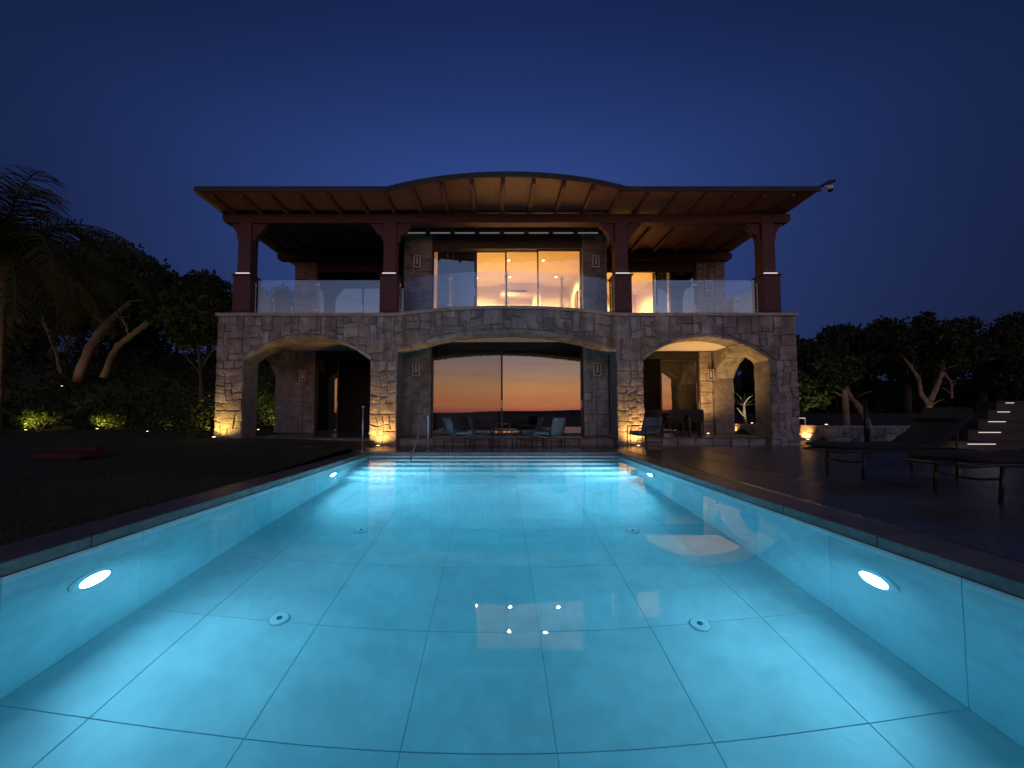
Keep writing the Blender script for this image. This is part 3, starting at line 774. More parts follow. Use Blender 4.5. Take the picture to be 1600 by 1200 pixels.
def wavy(x0, x1, y, z0, z1, amp, wl):
    b = MB(); n = int((x1 - x0) / wl * 8)
    for i in range(n + 1):
        x = x0 + (x1 - x0) * i / n; yy = y + amp * math.sin(2 * math.pi * (x - x0) / wl) + amp * .4 * math.sin(x * 7.3)
        b.v += [(x, yy, z0), (x + .01 * math.sin(x * 5), yy, z1)]
    b.f = [(2 * i, 2 * i + 2, 2 * i + 3, 2 * i + 1) for i in range(n)]; return b
tag(obj('curtain', wavy(-2.05, -.72, YC + .55, 4.06, 6.7, .03, .14), M['cushion'], smooth=True), 'dark drape drawn behind the left upstairs window leaf', 'curtain')
tag(obj('curtain', wavy(-2.05, .05, YC + .55, FZ + .02, 3.2, .03, .16), M['curtain'], smooth=True), 'beige curtain behind the left leaf of the wide downstairs doors', 'curtain')
tag(obj('curtain', wavy(6.15, 6.70, YR + .5, 4.06, 6.6, .025, .12), M['linen'], smooth=True), 'pale curtain in the small lit window upstairs right', 'curtain')
bed = empty('bed', (-.25, 15.0, 4.03)); tag(bed, 'white bed with rounded pillow edge in the lit upstairs room', 'bed')
obj('base', MB().box(-.85, .85, -.2, 1.9, .0, .35), M['roomfloor'], bed, bevel=.02)
obj('mattress', MB().box(-.83, .83, -.18, 1.88, .351, .58), M['linen'], bed, bevel=.06)
b = MB(); prof = [(-.8 + 1.6 * i / 14, .58 + .52 * math.sin(math.pi * i / 14) ** .6) for i in range(15)]
obj('headboard', MB().prism([(x, -.30, z) for x, z in prof] + [(.8, -.30, .0), (-.8, -.30, .0)], (0, .09, 0)), M['linen'], bed, bevel=.02)
vent = obj('air_vent', MB().box(.42, 1.35, 16.72, 16.748, 6.40, 6.50), M['lampframe']); tag(vent, 'long slotted air vent above the inner doorway upstairs', 'vent')
for k in range(4): obj('slat', MB().box(.45, 1.32, 16.705, 16.719, 6.415 + k * .021, 6.423 + k * .021), M['dark'], vent)
for i, (y, lb) in enumerate(((13.6, 'nearest dark framed picture on the right wall of the lit room'), (14.6, 'middle dark framed picture on the right wall of the lit room'), (15.6, 'farthest dark framed picture on the right wall of the lit room'))):
    pc = empty('wall_picture', (3.299, y, 4.9)); tag(pc, lb, 'picture', 'pictures in the lit room')
    obj('canvas', MB().box(-.025, -.003, -.28, .28, 0, 1.1), M['art'], pc); bb = MB()
    for a in (-1, 1): bb.box(-.04, -.002, a * .30 - .02, a * .30 + .02, -.03, 1.13)
    bb.box(-.04, -.002, -.28, .28, 1.10, 1.13).box(-.04, -.002, -.28, .28, -.03, 0); obj('frame', bb, M['dark'], pc)

# security camera on an arm at the right end of the roof
sc_ = empty('security_camera', (RX1, YE + .05, 7.34)); tag(sc_, 'white and black security camera on an arm at the right roof corner', 'camera')
obj('arm', MB().tube([(-.25, .02, -.02), (.05, -.02, .07), (.26, -.05, .17), (.40, -.06, .20)], [.035, .045, .055, .03], 8), M['dark'], sc_, smooth=True)
obj('mount', MB().tube([(.12, -.03, .08), (.22, -.06, .03), (.30, -.08, .05)], .022, 8), M['white'], sc_, smooth=True)
obj('housing', MB().lathe([(.02, .07), (.06, .055), (.075, .0), (.07, -.02)], (.24, -.08, -.04), 14), M['white'], sc_, smooth=True)
obj('dome', MB().lathe([(.065, -.02), (.06, -.06), (.035, -.09), (.005, -.10)], (.24, -.08, -.04), 14), M['dark'], sc_, smooth=True)

# ================================================================== POOL FITTINGS
POOLC = (.36, .74, 1.0)
def pool_light(x, y, z, nx_, ny_, power, label):
    e = empty('pool_light', (x, y, z)); tag(e, label, 'pool light', 'underwater pool lights')
    m = Vector((nx_, ny_, 0)).to_track_quat('Z', 'Y').to_matrix().to_4x4()
    obj('bezel', MB().lathe([(.125, .0), (.16, .0), (.16, .012), (.145, .022), (.125, .022)], n=28, m=m), M['steel'], e, smooth=False)
    a = lamp('pool_lamp', 'AREA', (nx_ * .03, ny_ * .03, 0), (nx_, ny_, -.05), power, POOLC, e, .22, 164)
for x, n_, s in ((PX0 + .003, 1, 'left'), (PX1 - .003, -1, 'right')):
    pool_light(x, 3.0, -.70, n_, 0, 31, 'bright round underwater light low on the %s pool wall near the camera' % s)
    pool_light(x, 7.28, -.62, n_, 0, 112, 'small-looking underwater light on the %s pool wall near the steps' % s)
for i, (x, y, lb) in enumerate(((-1.90, 3.45, 'nearest left'), (1.75, 3.40, 'nearest right'), (-1.82, 5.24, 'middle left'), (1.82, 5.22, 'middle right'), (-1.78, 6.98, 'farthest left'), (1.86, 6.98, 'farthest right'))):
    e = empty('floor_inlet', (x, y, -PD)); tag(e, '%s of the six round white inlets in the pool floor' % lb, 'pool inlet', 'round inlets in the pool floor')
    obj('disc', MB().lathe([(.02, .001), (.078, .001), (.074, .014), (.055, .018), (.03, .018)], n=28), M['white'], e)
    obj('nozzle', MB().lathe([(.024, .0185), (.022, .024), (.008, .022)], n=12), M['dark'], e)
    obj('collar', MB().lathe([(.079, .0012), (.085, .0012), (.085, .004), (.079, .004)], n=28), M['grout'], e)
e = empty('pool_handrail', (-1.70, 9.56, DZ)); tag(e, 'chrome handrail slanting into the water at the pool steps', 'handrail')
obj('rail', MB().tube([(0, 0, 0), (0, 0, .80), (-.01, -.03, .88), (-.03, -.10, .92), (-.06, -.18, .88), (-.20, -.92, -.02), (-.24, -1.12, -.30), (-.24, -1.14, -.52)], .021, 12), M['steel'], e, smooth=True)
obj('flange', MB().lathe([(.022, 0), (.05, 0), (.045, .015), (.022, .02)], n=16), M['steel'], e)
e = empty('pool_post', (-3.32, 9.55, DZ)); tag(e, 'slim metal post at the far left corner of the pool', 'post')
obj('shaft', MB().tube([(0, 0, 0), (0, 0, 1.08)], .018, 10), M['steel'], e, smooth=True)
obj('flange', MB().lathe([(.019, 0), (.05, 0), (.045, .015), (.019, .02)], n=16), M['steel'], e)
obj('cap', MB().lathe([(.02, 1.08), (.03, 1.09), (.03, 1.12), (.01, 1.135)], n=12), M['steel'], e)

# ================================================================== GARDEN UPLIGHTS
WARM = (1, .50, .13); YEL = (1, .78, .20)
def uplight(x, y, z, target, power, label, color=WARM, angle=110, size=.04):
    e = empty('ground_uplight', (x, y, z)); tag(e, label, 'uplight', 'garden uplights')
    obj('housing', MB().lathe([(.055, -.02), (.07, -.02), (.07, .02), (.055, .02)], n=16), M['dark'], e)
    obj('lens', MB().lathe([(.052, -.01), (.052, .014), (.036, .028), (.01, .033)], n=16), M['uplens'], e, smooth=True)
    t_ = Vector(target) - Vector((x, y, z))
    lamp('uplight_lamp', 'SPOT', (0, 0, .05), t_ , power, color, e, size, angle, .9)
uplight(-3.36, YF - .36, DZ + .01, (-3.36, YF + .05, 1.5), 150, 'uplight in the paving before the pier left of the centre arch', angle=155)
uplight(4.02, YF - .36, DZ + .01, (4.02, YF + .05, 1.5), 150, 'uplight in the paving before the pier right of the centre arch', angle=155)
uplight(-8.05, YF - .32, .36, (-7.95, YF + .05, 1.3), 85, 'uplight in the grass before the far left pier', (1, .58, .12), angle=150)
uplight(10.9, 12.95 - .30 + (wall_y(10.9) - 12.9), DZ + .01, (11.0, wall_y(10.9) + .2, .8), 75, 'uplight in the deck before the low garden wall')
uplight(9.55, wall_y(9.55) - .38, DZ + .02, (9.65, wall_y(9.55), .8), 75, 'uplight before the low wall seen through the right side arch')
uplight(7.3, 13.3, FZ + .02, (7.2, 13.4, 3.4), 420, 'uplight in the loggia floor beside the dining table', (1, .53, .18), 150)
uplight(8.85, 7.45, DZ + .01, (9.6, 7.75, .5), 6, 'bare bright uplight in the deck beyond the sun loungers', (1, .8, .5))

# ================================================================== FURNITURE
def armchair(name='armchair', s=1.0):
    """low sling armchair, seat towards +Y, at the origin"""
    e = empty(name)
    W, D, H = .62, .62, .80
    for sx_ in (-1, 1):
        x = sx_ * W / 2
        obj('leg', MB().tube([(x, D / 2, 0), (x, D / 2 - .01, .58)], .013, 8), M['chairleg'], e, smooth=True)
        obj('leg', MB().tube([(x, -D / 2 + .02, 0), (x, -D / 2 + .04, .58)], .013, 8), M['chairleg'], e, smooth=True)
        obj('armrest', MB().tube([(x, D / 2 - .01, .58), (x, D / 2 - .06, .60), (x, -D / 2 + .08, .60), (x, -D / 2 + .04, .58)], .014, 8), M['chairleg'], e, smooth=True)
        obj('stretcher', MB().tube([(x, D / 2, .20), (x, -D / 2 + .03, .20)], .009, 6), M['chairleg'], e)
    seat = [(.30, .42), (.22, .40), (.05, .365), (-.12, .35), (-.2, .37)]
    b = MB()
    for y, z in seat: b.v += [(-W / 2 + .03, y, z), (W / 2 - .03, y, z), (W / 2 - .03, y, z - .02), (-W / 2 + .03, y, z - .02)]
    for i in range(len(seat) - 1):
        for q in range(4): p0 = i * 4 + q; p1 = i * 4 + (q + 1) % 4; b.f.append((p0, p1, p1 + 4, p0 + 4))
    b.f += [(0, 1, 2, 3), (len(b.v) - 1, len(b.v) - 2, len(b.v) - 3, len(b.v) - 4)]
    obj('seat', b, M['sling'], e)
    obj('seat_cushion', MB().box(-.26, .26, -.18, .27, .40, .48), M['sling'], e, bevel=.03)
    b = MB(); back = [(-.19, .37), (-.24, .48), (-.29, .62), (-.33, .76), (-.35, .83)]
    n = 6
    for y, z in back:
        for i in range(n + 1):
            x = -W / 2 + .02 + (W - .04) * i / n; cv = -.05 * (1 - (2 * i / n - 1) ** 2); b.v.append((x, y + cv, z))
    for j in range(len(back) - 1):
        for i in range(n): p0 = j * (n + 1) + i; b.f.append((p0, p0 + 1, p0 + n + 2, p0 + n + 1))
    o = obj('backrest', b, M['sling'], e, smooth=True); sd = o.modifiers.new('s', 'SOLIDIFY'); sd.thickness = .025
    for sx_ in (-1, 1):
        obj('back_upright', MB().tube([(sx_ * (W / 2 - .01), -.20, .36), (sx_ * (W / 2 - .01), -.35, .84)], .011, 8), M['chairleg'], e)
    return e
ch = armchair()
spots = [(-.98, 9.98, DZ, -62, 'grey sling armchair nearest the handrail, left of the low table'), (-.42, 10.72, DZ, -95, 'grey sling armchair behind, on the left of the low table'),
         (1.35, 9.98, DZ, 48, 'grey sling armchair at the front right of the low table, back to the pool'), (.92, 10.76, DZ, 98, 'grey sling armchair behind, on the right of the low table'),
         (3.92, 10.22, DZ, 118, 'lone grey armchair before the lit pier right of the centre arch')]
for i, (x, y, z, a, lb) in enumerate(spots):
    o = ch if i == 0 else copy_tree(ch)
    o.location = (x, y, z); o.rotation_euler.z = R(a); tag(o, lb, 'armchair', 'grey sling armchairs')
tb = empty('low_table', (.24, 10.15, DZ)); tag(tb, 'low dark round table between the armchairs by the pool', 'table')
obj('table_top', MB().lathe([(.02, .50), (.31, .50), (.32, .515), (.31, .53), (.02, .53)], n=28), M['tabletop'], tb)
for k in range(4):
    a = math.pi / 4 + k * math.pi / 2; obj('leg', MB().tube([(.26 * math.cos(a), .26 * math.sin(a), 0), (.22 * math.cos(a), .22 * math.sin(a), .50)], .013, 8), M['chairleg'], tb)
obj('ring', MB().tube([(.235 * math.cos(2 * math.pi * k / 20), .235 * math.sin(2 * math.pi * k / 20), .40 + .0) for k in range(21)], .010, 6, False), M['chairleg'], tb)
dt = empty('dining_table', (5.75, 13.05, FZ + .01)); tag(dt, 'dark rectangular dining table under the right arch', 'table')
obj('table_top', MB().box(-1.05, 1.05, -.45, .45, .70, .745), M['tabletop'], dt, bevel=.006)
obj('apron', MB().box(-.98, .98, -.38, .38, .62, .699), M['chairleg'], dt)
for sx_ in (-1, 1):
    for sy_ in (-1, 1): obj('leg', MB().box(sx_ * .97 - .04, sx_ * .97 + .04, sy_ * .38 - .04, sy_ * .38 + .04, 0, .62), M['chairleg'], dt, bevel=.004)
dc = None
def dining_chair():
    e = empty('dining_chair')
    obj('seat', MB().box(-.23, .23, -.22, .24, .42, .47), M['cushion'], e, bevel=.02)
    obj('backrest', MB().box(-.22, .22, -.26, -.225, .50, .84), M['cushion'], e, bevel=.012)
    for sx_ in (-1, 1):
        obj('leg', MB().tube([(sx_ * .21, .21, 0), (sx_ * .21, .20, .43)], .016, 8), M['chairleg'], e)
        obj('leg', MB().tube([(sx_ * .21, -.26, 0), (sx_ * .21, -.22, .43), (sx_ * .205, -.245, .84)], .016, 8), M['chairleg'], e)
        obj('armrest', MB().tube([(sx_ * .22, .20, .43), (sx_ * .23, .18, .64), (sx_ * .22, -.235, .66)], .012, 8), M['chairleg'], e)
    return e
dcs = [(5.02, 12.45, 0, 'leftmost dining chair on the near side of the table under the arch'), (5.68, 12.42, 4, 'middle dining chair on the near side of the table under the arch'),
       (6.36, 12.45, -3, 'rightmost dining chair on the near side of the table under the arch'), (5.3, 13.72, 178, 'left dining chair on the far side of the table under the arch'),
       (6.2, 13.72, 183, 'right dining chair on the far side of the table under the arch')]
d0 = dining_chair()
for i, (x, y, a, lb) in enumerate(dcs):
    o = d0 if i == 0 else copy_tree(d0)
    o.location = (x, y, FZ + .01); o.rotation_euler.z = R(a); tag(o, lb, 'chair', 'chairs at the dining table')
# sun loungers: foot towards the pool (-X), raised back at +X
def lounger():
    e = empty('sun_lounger'); Z = .40
    b = MB()
    for sy_ in (-1, 1): b.tube([(-.32, sy_ * .33, Z - .02), (-.10, sy_ * .33, Z), (1.62, sy_ * .33, Z)], .02, 8)
    b.tube([(-.32, -.33, Z - .02), (-.32, .33, Z - .02)], .02, 8); b.tube([(1.62, -.33, Z), (1.62, .33, Z)], .02, 8)
    obj('frame', b, M['chairleg'], e, smooth=True)
    for x in (0, 1.35):
        for sy_ in (-1, 1): obj('leg', MB().tube([(x, sy_ * .30, 0), (x + .03, sy_ * .32, Z)], [.018, .022], 8), M['chairleg'], e, smooth=True)
        obj('crossbar', MB().tube([(x + .02, -.315, .25), (x + .02, -.1, .21), (x + .02, .1, .21), (x + .02, .315, .25)], .012, 8), M['chairleg'], e, smooth=True)
    def pad(x0, x1, z0, th, m, nm, mt=None):
        q = MB(); n = 9
        for i in range(n + 1):
            x = x0 + (x1 - x0) * i / n; tu = .012 * abs(math.sin(math.pi * i / n * 3)); sag = -.018 * math.sin(math.pi * i / n)
            for y, zz in ((-.31, z0 + sag), (.31, z0 + sag), (.325, z0 + th * .5 + sag), (.28, z0 + th + tu + sag), (0, z0 + th + tu + .006 + sag), (-.28, z0 + th + tu + sag), (-.325, z0 + th * .5 + sag)): q.v.append((x, y, zz))
        for i in range(n):
            for k in range(7): p0 = i * 7 + k; p1 = i * 7 + (k + 1) % 7; q.f.append((p0, p1, p1 + 7, p0 + 7))
        q.f += [tuple(range(6, -1, -1)), tuple(range(n * 7, n * 7 + 7))]
        if mt is not None: q.v = [tuple(mt @ Vector(v)) for v in q.v]
        return obj(nm, q, m, e, smooth=True)
    obj('sling', MB().box(-.28, 1.04, -.31, .31, Z + .012, Z + .022), M['cushion'], e)
    pad(-.31, 1.06, Z + .035, .06, M['cushion'], 'mattress')
    mt = Matrix.Translation((1.05, 0, Z + .03)) @ Matrix.Rotation(R(-38), 4, 'Y')
    pad(.0, .78, 0, .06, M['cushion'], 'backrest', mt)
    pad(.54, .80, .085, .05, M['cushion'], 'headrest', mt)
    obj('back_strut', MB().tube([(1.5, -.2, Z), (1.52, -.2, Z + .32)], .012, 6).tube([(1.5, .2, Z), (1.52, .2, Z + .32)], .012, 6), M['chairleg'], e)
    return e
l0 = lounger(); l0.location = (5.28, 5.89, DZ); tag(l0, 'black sun lounger farther along the deck, foot end towards the pool', 'sun lounger', 'black sun loungers on the deck')
l1 = copy_tree(l0); l1.location = (5.30, 4.39, DZ); tag(l1, 'black sun lounger nearest the camera at the right edge of the picture', 'sun lounger', 'black sun loungers on the deck')
# dark red pad on the lawn
rp = empty('floor_cushion', (-7.6, 6.9, lawn_z(-7.6, 6.9) + .005)); tag(rp, 'low dark red floor cushion lying on the dark lawn', 'cushion')
obj('pad', MB().box(-.42, .42, -.26, .26, 0, .12), M['red'], rp, bevel=.06)
obj('bolster', MB().box(-.38, .38, .06, .25, .121, .20), M['red'], rp, bevel=.05)

# ---- low stone garden wall on the right
gw = empty('garden_wall', (11.0, 14, 0), world=True); tag(gw, 'low curved stone wall lit from below, right of the villa', 'wall')
xs_ = [9.05 + .35 * i for i in range(20)]
b = MB(); 
for i, x in enumerate(xs_): y = wall_y(x); b.v += [(x, y + .04, 0), (x, y + .04, .58), (x, y + .34, .58), (x, y + .34, 0)]
for i in range(len(xs_) - 1):
    for q in range(4): p0 = i * 4 + q; p1 = i * 4 + (q + 1) % 4; b.f.append((p0, p0 + 4, p1 + 4, p1))
b.f += [(0, 1, 2, 3), (len(b.v) - 1, len(b.v) - 2, len(b.v) - 3, len(b.v) - 4)]
core = obj('core', b, M['mortar'], gw)
for (a, c, z0, z1) in rubble(9.05, xs_[-1], 0.05, .58, .10, (2, 4), (1, 3)):
    obj('stone', stone_mesh([(a, z0), (c, z0), (c, z1), (a, z1)], rnd.uniform(0, .03), .12, wall_y), M['stone'], core)
for i in range(13):
    a, c = 9.03 + .515 * i, 9.03 + .515 * (i + 1) - .006
    bb = MB(); 
    for k in range(3):
        x = a + (c - a) * k / 2; y = wall_y(x); bb.v += [(x, y - .03, .582), (x, y - .03, .63), (x, y + .37, .63), (x, y + .37, .582)]
    for k in range(2):
        for q in range(4): p0 = k * 4 + q; p1 = k * 4 + (q + 1) % 4; bb.f.append((p0, p0 + 4, p1 + 4, p1))
    bb.f += [(0, 1, 2, 3), (11, 10, 9, 8)]
    obj('cap_stone', bb, M['coping'], core)
# ---- lit garden stair at the far right
stair = empty('garden_stair', (10.2, 8.0, DZ), world=True); tag(stair, 'garden stair with glowing light strips under its treads', 'stair')
for k in range(5):
    y = 7.7 + .36 * k; z = .45 + .215 * k; x0 = 9.37 + .68 * k
    t_ = obj('step', MB().box(x0 - .2, x0 + 2.2, y, y + .40, DZ - .2, z), M['darkstone'], stair, bevel=.008)
    obj('tread', MB().box(x0 - .22, x0 + 2.2, y - .03, y + .40, z + .001, z + .035), M['darkstone'], t_)
    obj('light_strip', MB().box(x0 + .02, x0 + .56 - .09 * k, y - .022, y - .004, z - .016, z - .004), M['stairled'], t_)
# ---- white framed garden chair beyond the low wall
wl = empty('garden_chair', (11.2, 14.6, .58)); tag(wl, 'small white framed chair behind the low lit wall', 'chair')
bb = MB()
for sy_ in (-1, 1):
    bb.tube([(-.28, sy_ * .25, 0), (-.28, sy_ * .25, .30), (.30, sy_ * .25, .30), (.30, sy_ * .25, 0)], .018, 6)
bb.tube([(-.28, -.25, .30), (-.28, .25, .30)], .018, 6).tube([(.30, -.25, .30), (.30, .25, .30)], .018, 6)
obj('frame', bb, M['white'], wl); obj('seat', MB().box(-.26, .28, -.23, .23, .26, .285), M['sling'], wl); obj('back', MB().box(-.30, -.27, -.23, .23, .32, .58), M['sling'], wl)
# slim dark pole standing behind the loungers
pp = empty('parasol_pole', (9.55, 9.95, DZ)); tag(pp, 'slim dark pole on a base between the lounger and the low wall', 'pole')
obj('shaft', MB().tube([(0, 0, .05), (0, 0, 1.25)], .05, 12), M['dark'], pp, smooth=True)
obj('base', MB().lathe([(.05, 0), (.26, 0), (.26, .04), (.08, .07), (.05, .09)], n=20), M['dark'], pp)
obj('cap', MB().lathe([(.05, 1.25), (.055, 1.26), (.03, 1.30), (.005, 1.31)], n=12), M['dark'], pp)

# ================================================================== PLANTS
nr = np.random.default_rng(5)
def leaf_mesh(name, C, size, m, aspect=1.9, up=.25):
    """one small folded leaf (two faces) at every point of C"""
    n = len(C)
    d = nr.normal(size=(n, 3)); d[:, 2] += up; d /= np.linalg.norm(d, axis=1)[:, None]
    r_ = nr.normal(size=(n, 3)); s = np.cross(d, r_); s /= np.maximum(np.linalg.norm(s, axis=1), 1e-6)[:, None]
    k = np.cross(d, s)
    L_ = (size * nr.uniform(.6, 1.35, n))[:, None]; W_ = L_ / aspect
    v = np.empty((n, 4, 3)); v[:, 0] = C; v[:, 1] = C + d * L_ * .5 + s * W_ * .5 + k * W_ * .18; v[:, 2] = C + d * L_; v[:, 3] = C + d * L_ * .5 - s * W_ * .5 + k * W_ * .18
    me = bpy.data.meshes.new(name); me.vertices.add(n * 4); me.vertices.foreach_set('co', v.reshape(-1))
    me.loops.add(n * 6); idx = np.arange(n)[:, None] * 4 + np.array([0, 1, 2, 0, 2, 3])[None]; me.loops.foreach_set('vertex_index', idx.reshape(-1))
    me.polygons.add(n * 2); me.polygons.foreach_set('loop_start', np.arange(n * 2) * 3)
    me.update(calc_edges=True); me.validate(); me.materials.append(m); return me
def clumps(cs, n, fill=.55):
    """points spread through the shells of clumps (x, y, z, rx, ry, rz)"""
    cs = np.array(cs, float); vol = (cs[:, 3] * cs[:, 4] * cs[:, 5]) ** (2 / 3); k = nr.choice(len(cs), n, p=vol / vol.sum())
    d = nr.normal(size=(n, 3)); d /= np.linalg.norm(d, axis=1)[:, None]
    r_ = nr.uniform(fill, 1.04, n)[:, None] ** .8
    return cs[k, :3] + d * r_ * cs[k, 3:]
def subclumps(cx, cy, cz, rx, ry, rz, n, r):
    out = []
    for _ in range(n):
        d = Vector((rnd.gauss(0, 1), rnd.gauss(0, 1), rnd.gauss(0, 1))).normalized(); q = rnd.uniform(.35, .95)
        s = r * rnd.uniform(.6, 1.3)
        out.append((cx + d.x * rx * q, cy + d.y * ry * q, cz + d.z * rz * q, s, s, s * .75))
    return out
def tree(name, x, y, z0, crown, nleaf, size, label, cat='tree', m='leafdark', trunk=None, bark='barkdark', nsub=26, r=None, group=None):
    e = empty(name, (x, y, z0), world=True); tag(e, label, cat, group)
    cx, cy, cz, rx, ry, rz = crown
    cl = subclumps(cx, cy, cz, rx, ry, rz, nsub, r or min(rx, rz) * .36)
    o = bpy.data.objects.new('crown', leaf_mesh('crown', clumps(cl, int(nleaf * 1.5), .25), size, M[m])); link(o, e)
    tr = MB()
    if trunk is None:
        tr.tube([(x, y, z0 - .1), (x + .1, y, z0 + (cz - z0) * .5), (cx, cy, cz)], [.22, .17, .08], 8)
        for c in cl[:7]: tr.tube([(x + .1, y, z0 + (cz - z0) * .55), ((x + c[0]) / 2, (y + c[1]) / 2, (cz + c[2]) / 2 - .3), (c[0], c[1], c[2])], [.08, .05, .02], 6)
    else:
        for pts, rs in trunk:
            P_ = []; R_ = []
            for i_ in range(len(pts) - 1):
                for q_ in range(5):
                    f_ = q_ / 5; P_.append([pts[i_][c_] * (1 - f_) + pts[i_ + 1][c_] * f_ for c_ in range(3)]); R_.append((rs[i_] * (1 - f_) + rs[i_ + 1] * f_) * rnd.uniform(.9, 1.12))
            P_.append(list(pts[-1])); R_.append(rs[-1]); tr.tube(P_, R_, 9)
            for i_ in range(len(P_) // 2, len(P_), 2):
                q = P_[i_]; d_ = Vector((rnd.uniform(-1, 1), rnd.uniform(-.6, .6), rnd.uniform(.1, 1))).normalized() * rnd.uniform(.3, .8)
                tr.tube([q, (q[0] + d_.x * .5, q[1] + d_.y * .5, q[2] + d_.z * .5 + .04), (q[0] + d_.x, q[1] + d_.y, q[2] + d_.z)], [R_[i_] * .35, R_[i_] * .25, .006], 5)
    for i_, v_ in enumerate(tr.v):
        k_ = .018 * math.sin(v_[2] * 23 + v_[0] * 9) + .014 * math.sin(v_[2] * 51 + v_[0] * 31) + rnd.uniform(-.012, .012)
        tr.v[i_] = (v_[0] + k_, v_[1] + k_ * .6, v_[2] + rnd.uniform(-.02, .02))
    obj('trunk', tr, M[bark], e, smooth=True)
    return e
# left: trees on the bank
tree('broadleaf_tree', -24.6, 23.5, 3.2, (-23.6, 23.5, 8.2, 3.6, 3.2, 3.1), 9000, .34, 'tall dark tree crown left of the villa roof', nsub=34)
tree('broadleaf_tree', -30.0, 24, 3.2, (-29.6, 24, 8.6, 3.8, 3.2, 3.4), 8000, .34, 'dark tree behind the palm at the left edge')
tree('broadleaf_tree', -18.2, 24, 3.2, (-18.3, 24, 7.4, 2.3, 2.3, 2.4), 6000, .30, 'smaller dark tree between the tall tree and the villa')
tree('broadleaf_tree', -14.8, 25, 3.2, (-15.0, 25, 7.3, 2.4, 2.3, 2.5), 6000, .30, 'dark tree right behind the left end of the balcony')
tree('broadleaf_tree', -9.5, 24, 3.2, (-10.0, 24, 5.6, 2.8, 2.3, 2.3), 6000, .28, 'dark tree seen through the left arch')
# two leaning lit trunks, small crowns out in the dark
tree('leaning_tree', -19.9, 18.6, 3.0, (-17.6, 19.3, 7.3, 2.2, 1.4, 1.2), 2200, .22, 'tree with thick leaning trunk lit orange on the left bank',
     trunk=[([(-20.4, 18.6, 2.6), (-19.9, 18.6, 4.1), (-19.45, 18.6, 4.9), (-19.0, 18.6, 5.5), (-18.2, 18.8, 6.6)], [.22, .20, .18, .17, .08])], bark='bark', nsub=14)
tree('leaning_tree', -18.4, 18.6, 3.2, (-15.6, 19.3, 7.0, 1.6, 1.2, .9), 1800, .22, 'tree with thinner trunk leaning right on the left bank',
     trunk=[([(-19.1, 18.6, 2.8), (-18.55, 18.6, 4.3), (-18.0, 18.6, 4.75), (-17.3, 18.6, 5.3), (-16.3, 18.9, 6.4)], [.16, .14, .13, .12, .06]),
            ([(-18.0, 18.6, 4.75), (-18.1, 18.6, 5.3), (-18.4, 18.6, 5.8)], [.05, .04, .03])], bark='bark', nsub=12)
tree('young_tree', -21.9, 18.9, 3.1, (-22.8, 18.9, 6.6, 1.2, 1.0, 1.0), 1200, .2, 'thin pale stem leaning left behind the palm fronds',
     trunk=[([(-21.5, 18.9, 3.0), (-21.9, 18.9, 4.2), (-22.5, 18.9, 5.5), (-22.8, 18.9, 6.4)], [.07, .06, .05, .03])], bark='bark', nsub=8)
tree('leafy_tree', -13.0, 16.6, .5, (-13.0, 16.4, 5.0, 1.7, 1.3, 1.5), 3600, .24, 'leafy tree with glossy leaves close to the left villa corner', m='leaf', nsub=22, r=.55,
     trunk=[([(-12.6, 16.6, .4), (-12.8, 16.6, 2.4), (-12.9, 16.5, 3.8), (-13.2, 16.5, 5.4)], [.10, .09, .07, .04]), ([(-12.85, 16.6, 3.0), (-12.2, 16.5, 4.0), (-11.9, 16.5, 5.0)], [.05, .04, .02]), ([(-12.85, 16.6, 2.8), (-13.8, 16.5, 4.0), (-14.2, 16.5, 5.0)], [.05, .04, .02])], bark='barkdark')
# ground cover on the bank (nobody could count it)
pts = []
while len(pts) < 15000:
    x = rnd.uniform(-40, -8.6); y = rnd.uniform(16.9, 21.5); pts.append((x, y, lawn_z(x, y) + rnd.uniform(0, .45) ** 1.0 + .18 * math.sin(x * 1.7) * math.sin(y * 2.1)))
o = bpy.data.objects.new('bank_cover', leaf_mesh('bank_cover', np.array(pts), .22, M['cover'], up=.6)); link(o); tag(o, 'dense low leafy cover on the left bank', 'ground cover', kind='stuff')
def wood(name, x0, x1, y0, y1, zf, n, label):
    cl = []
    for _ in range(340):
        x = rnd.uniform(x0, x1); t_ = zf(x); z = rnd.uniform(.02, 1) * t_; r_ = rnd.uniform(.7, 1.3); cl.append((x, rnd.uniform(y0, y1), z, r_, r_, r_ * .8))
    o = bpy.data.objects.new(name, leaf_mesh(name, clumps(cl, n, .15), .42, M['leafdark'])); link(o); tag(o, label, 'wood', kind='stuff')
wood('far_wood', -60, -8, 26, 31, lambda x: 7.4 + 1.2 * math.sin(x * .6), 40000, 'dark mass of far trees behind the left bank')
wood('far_wood', 9, 62, 25, 29, lambda x: 3.3 + .5 * math.sin(x * .9), 44000, 'dark mass of far shrubs behind the right garden')
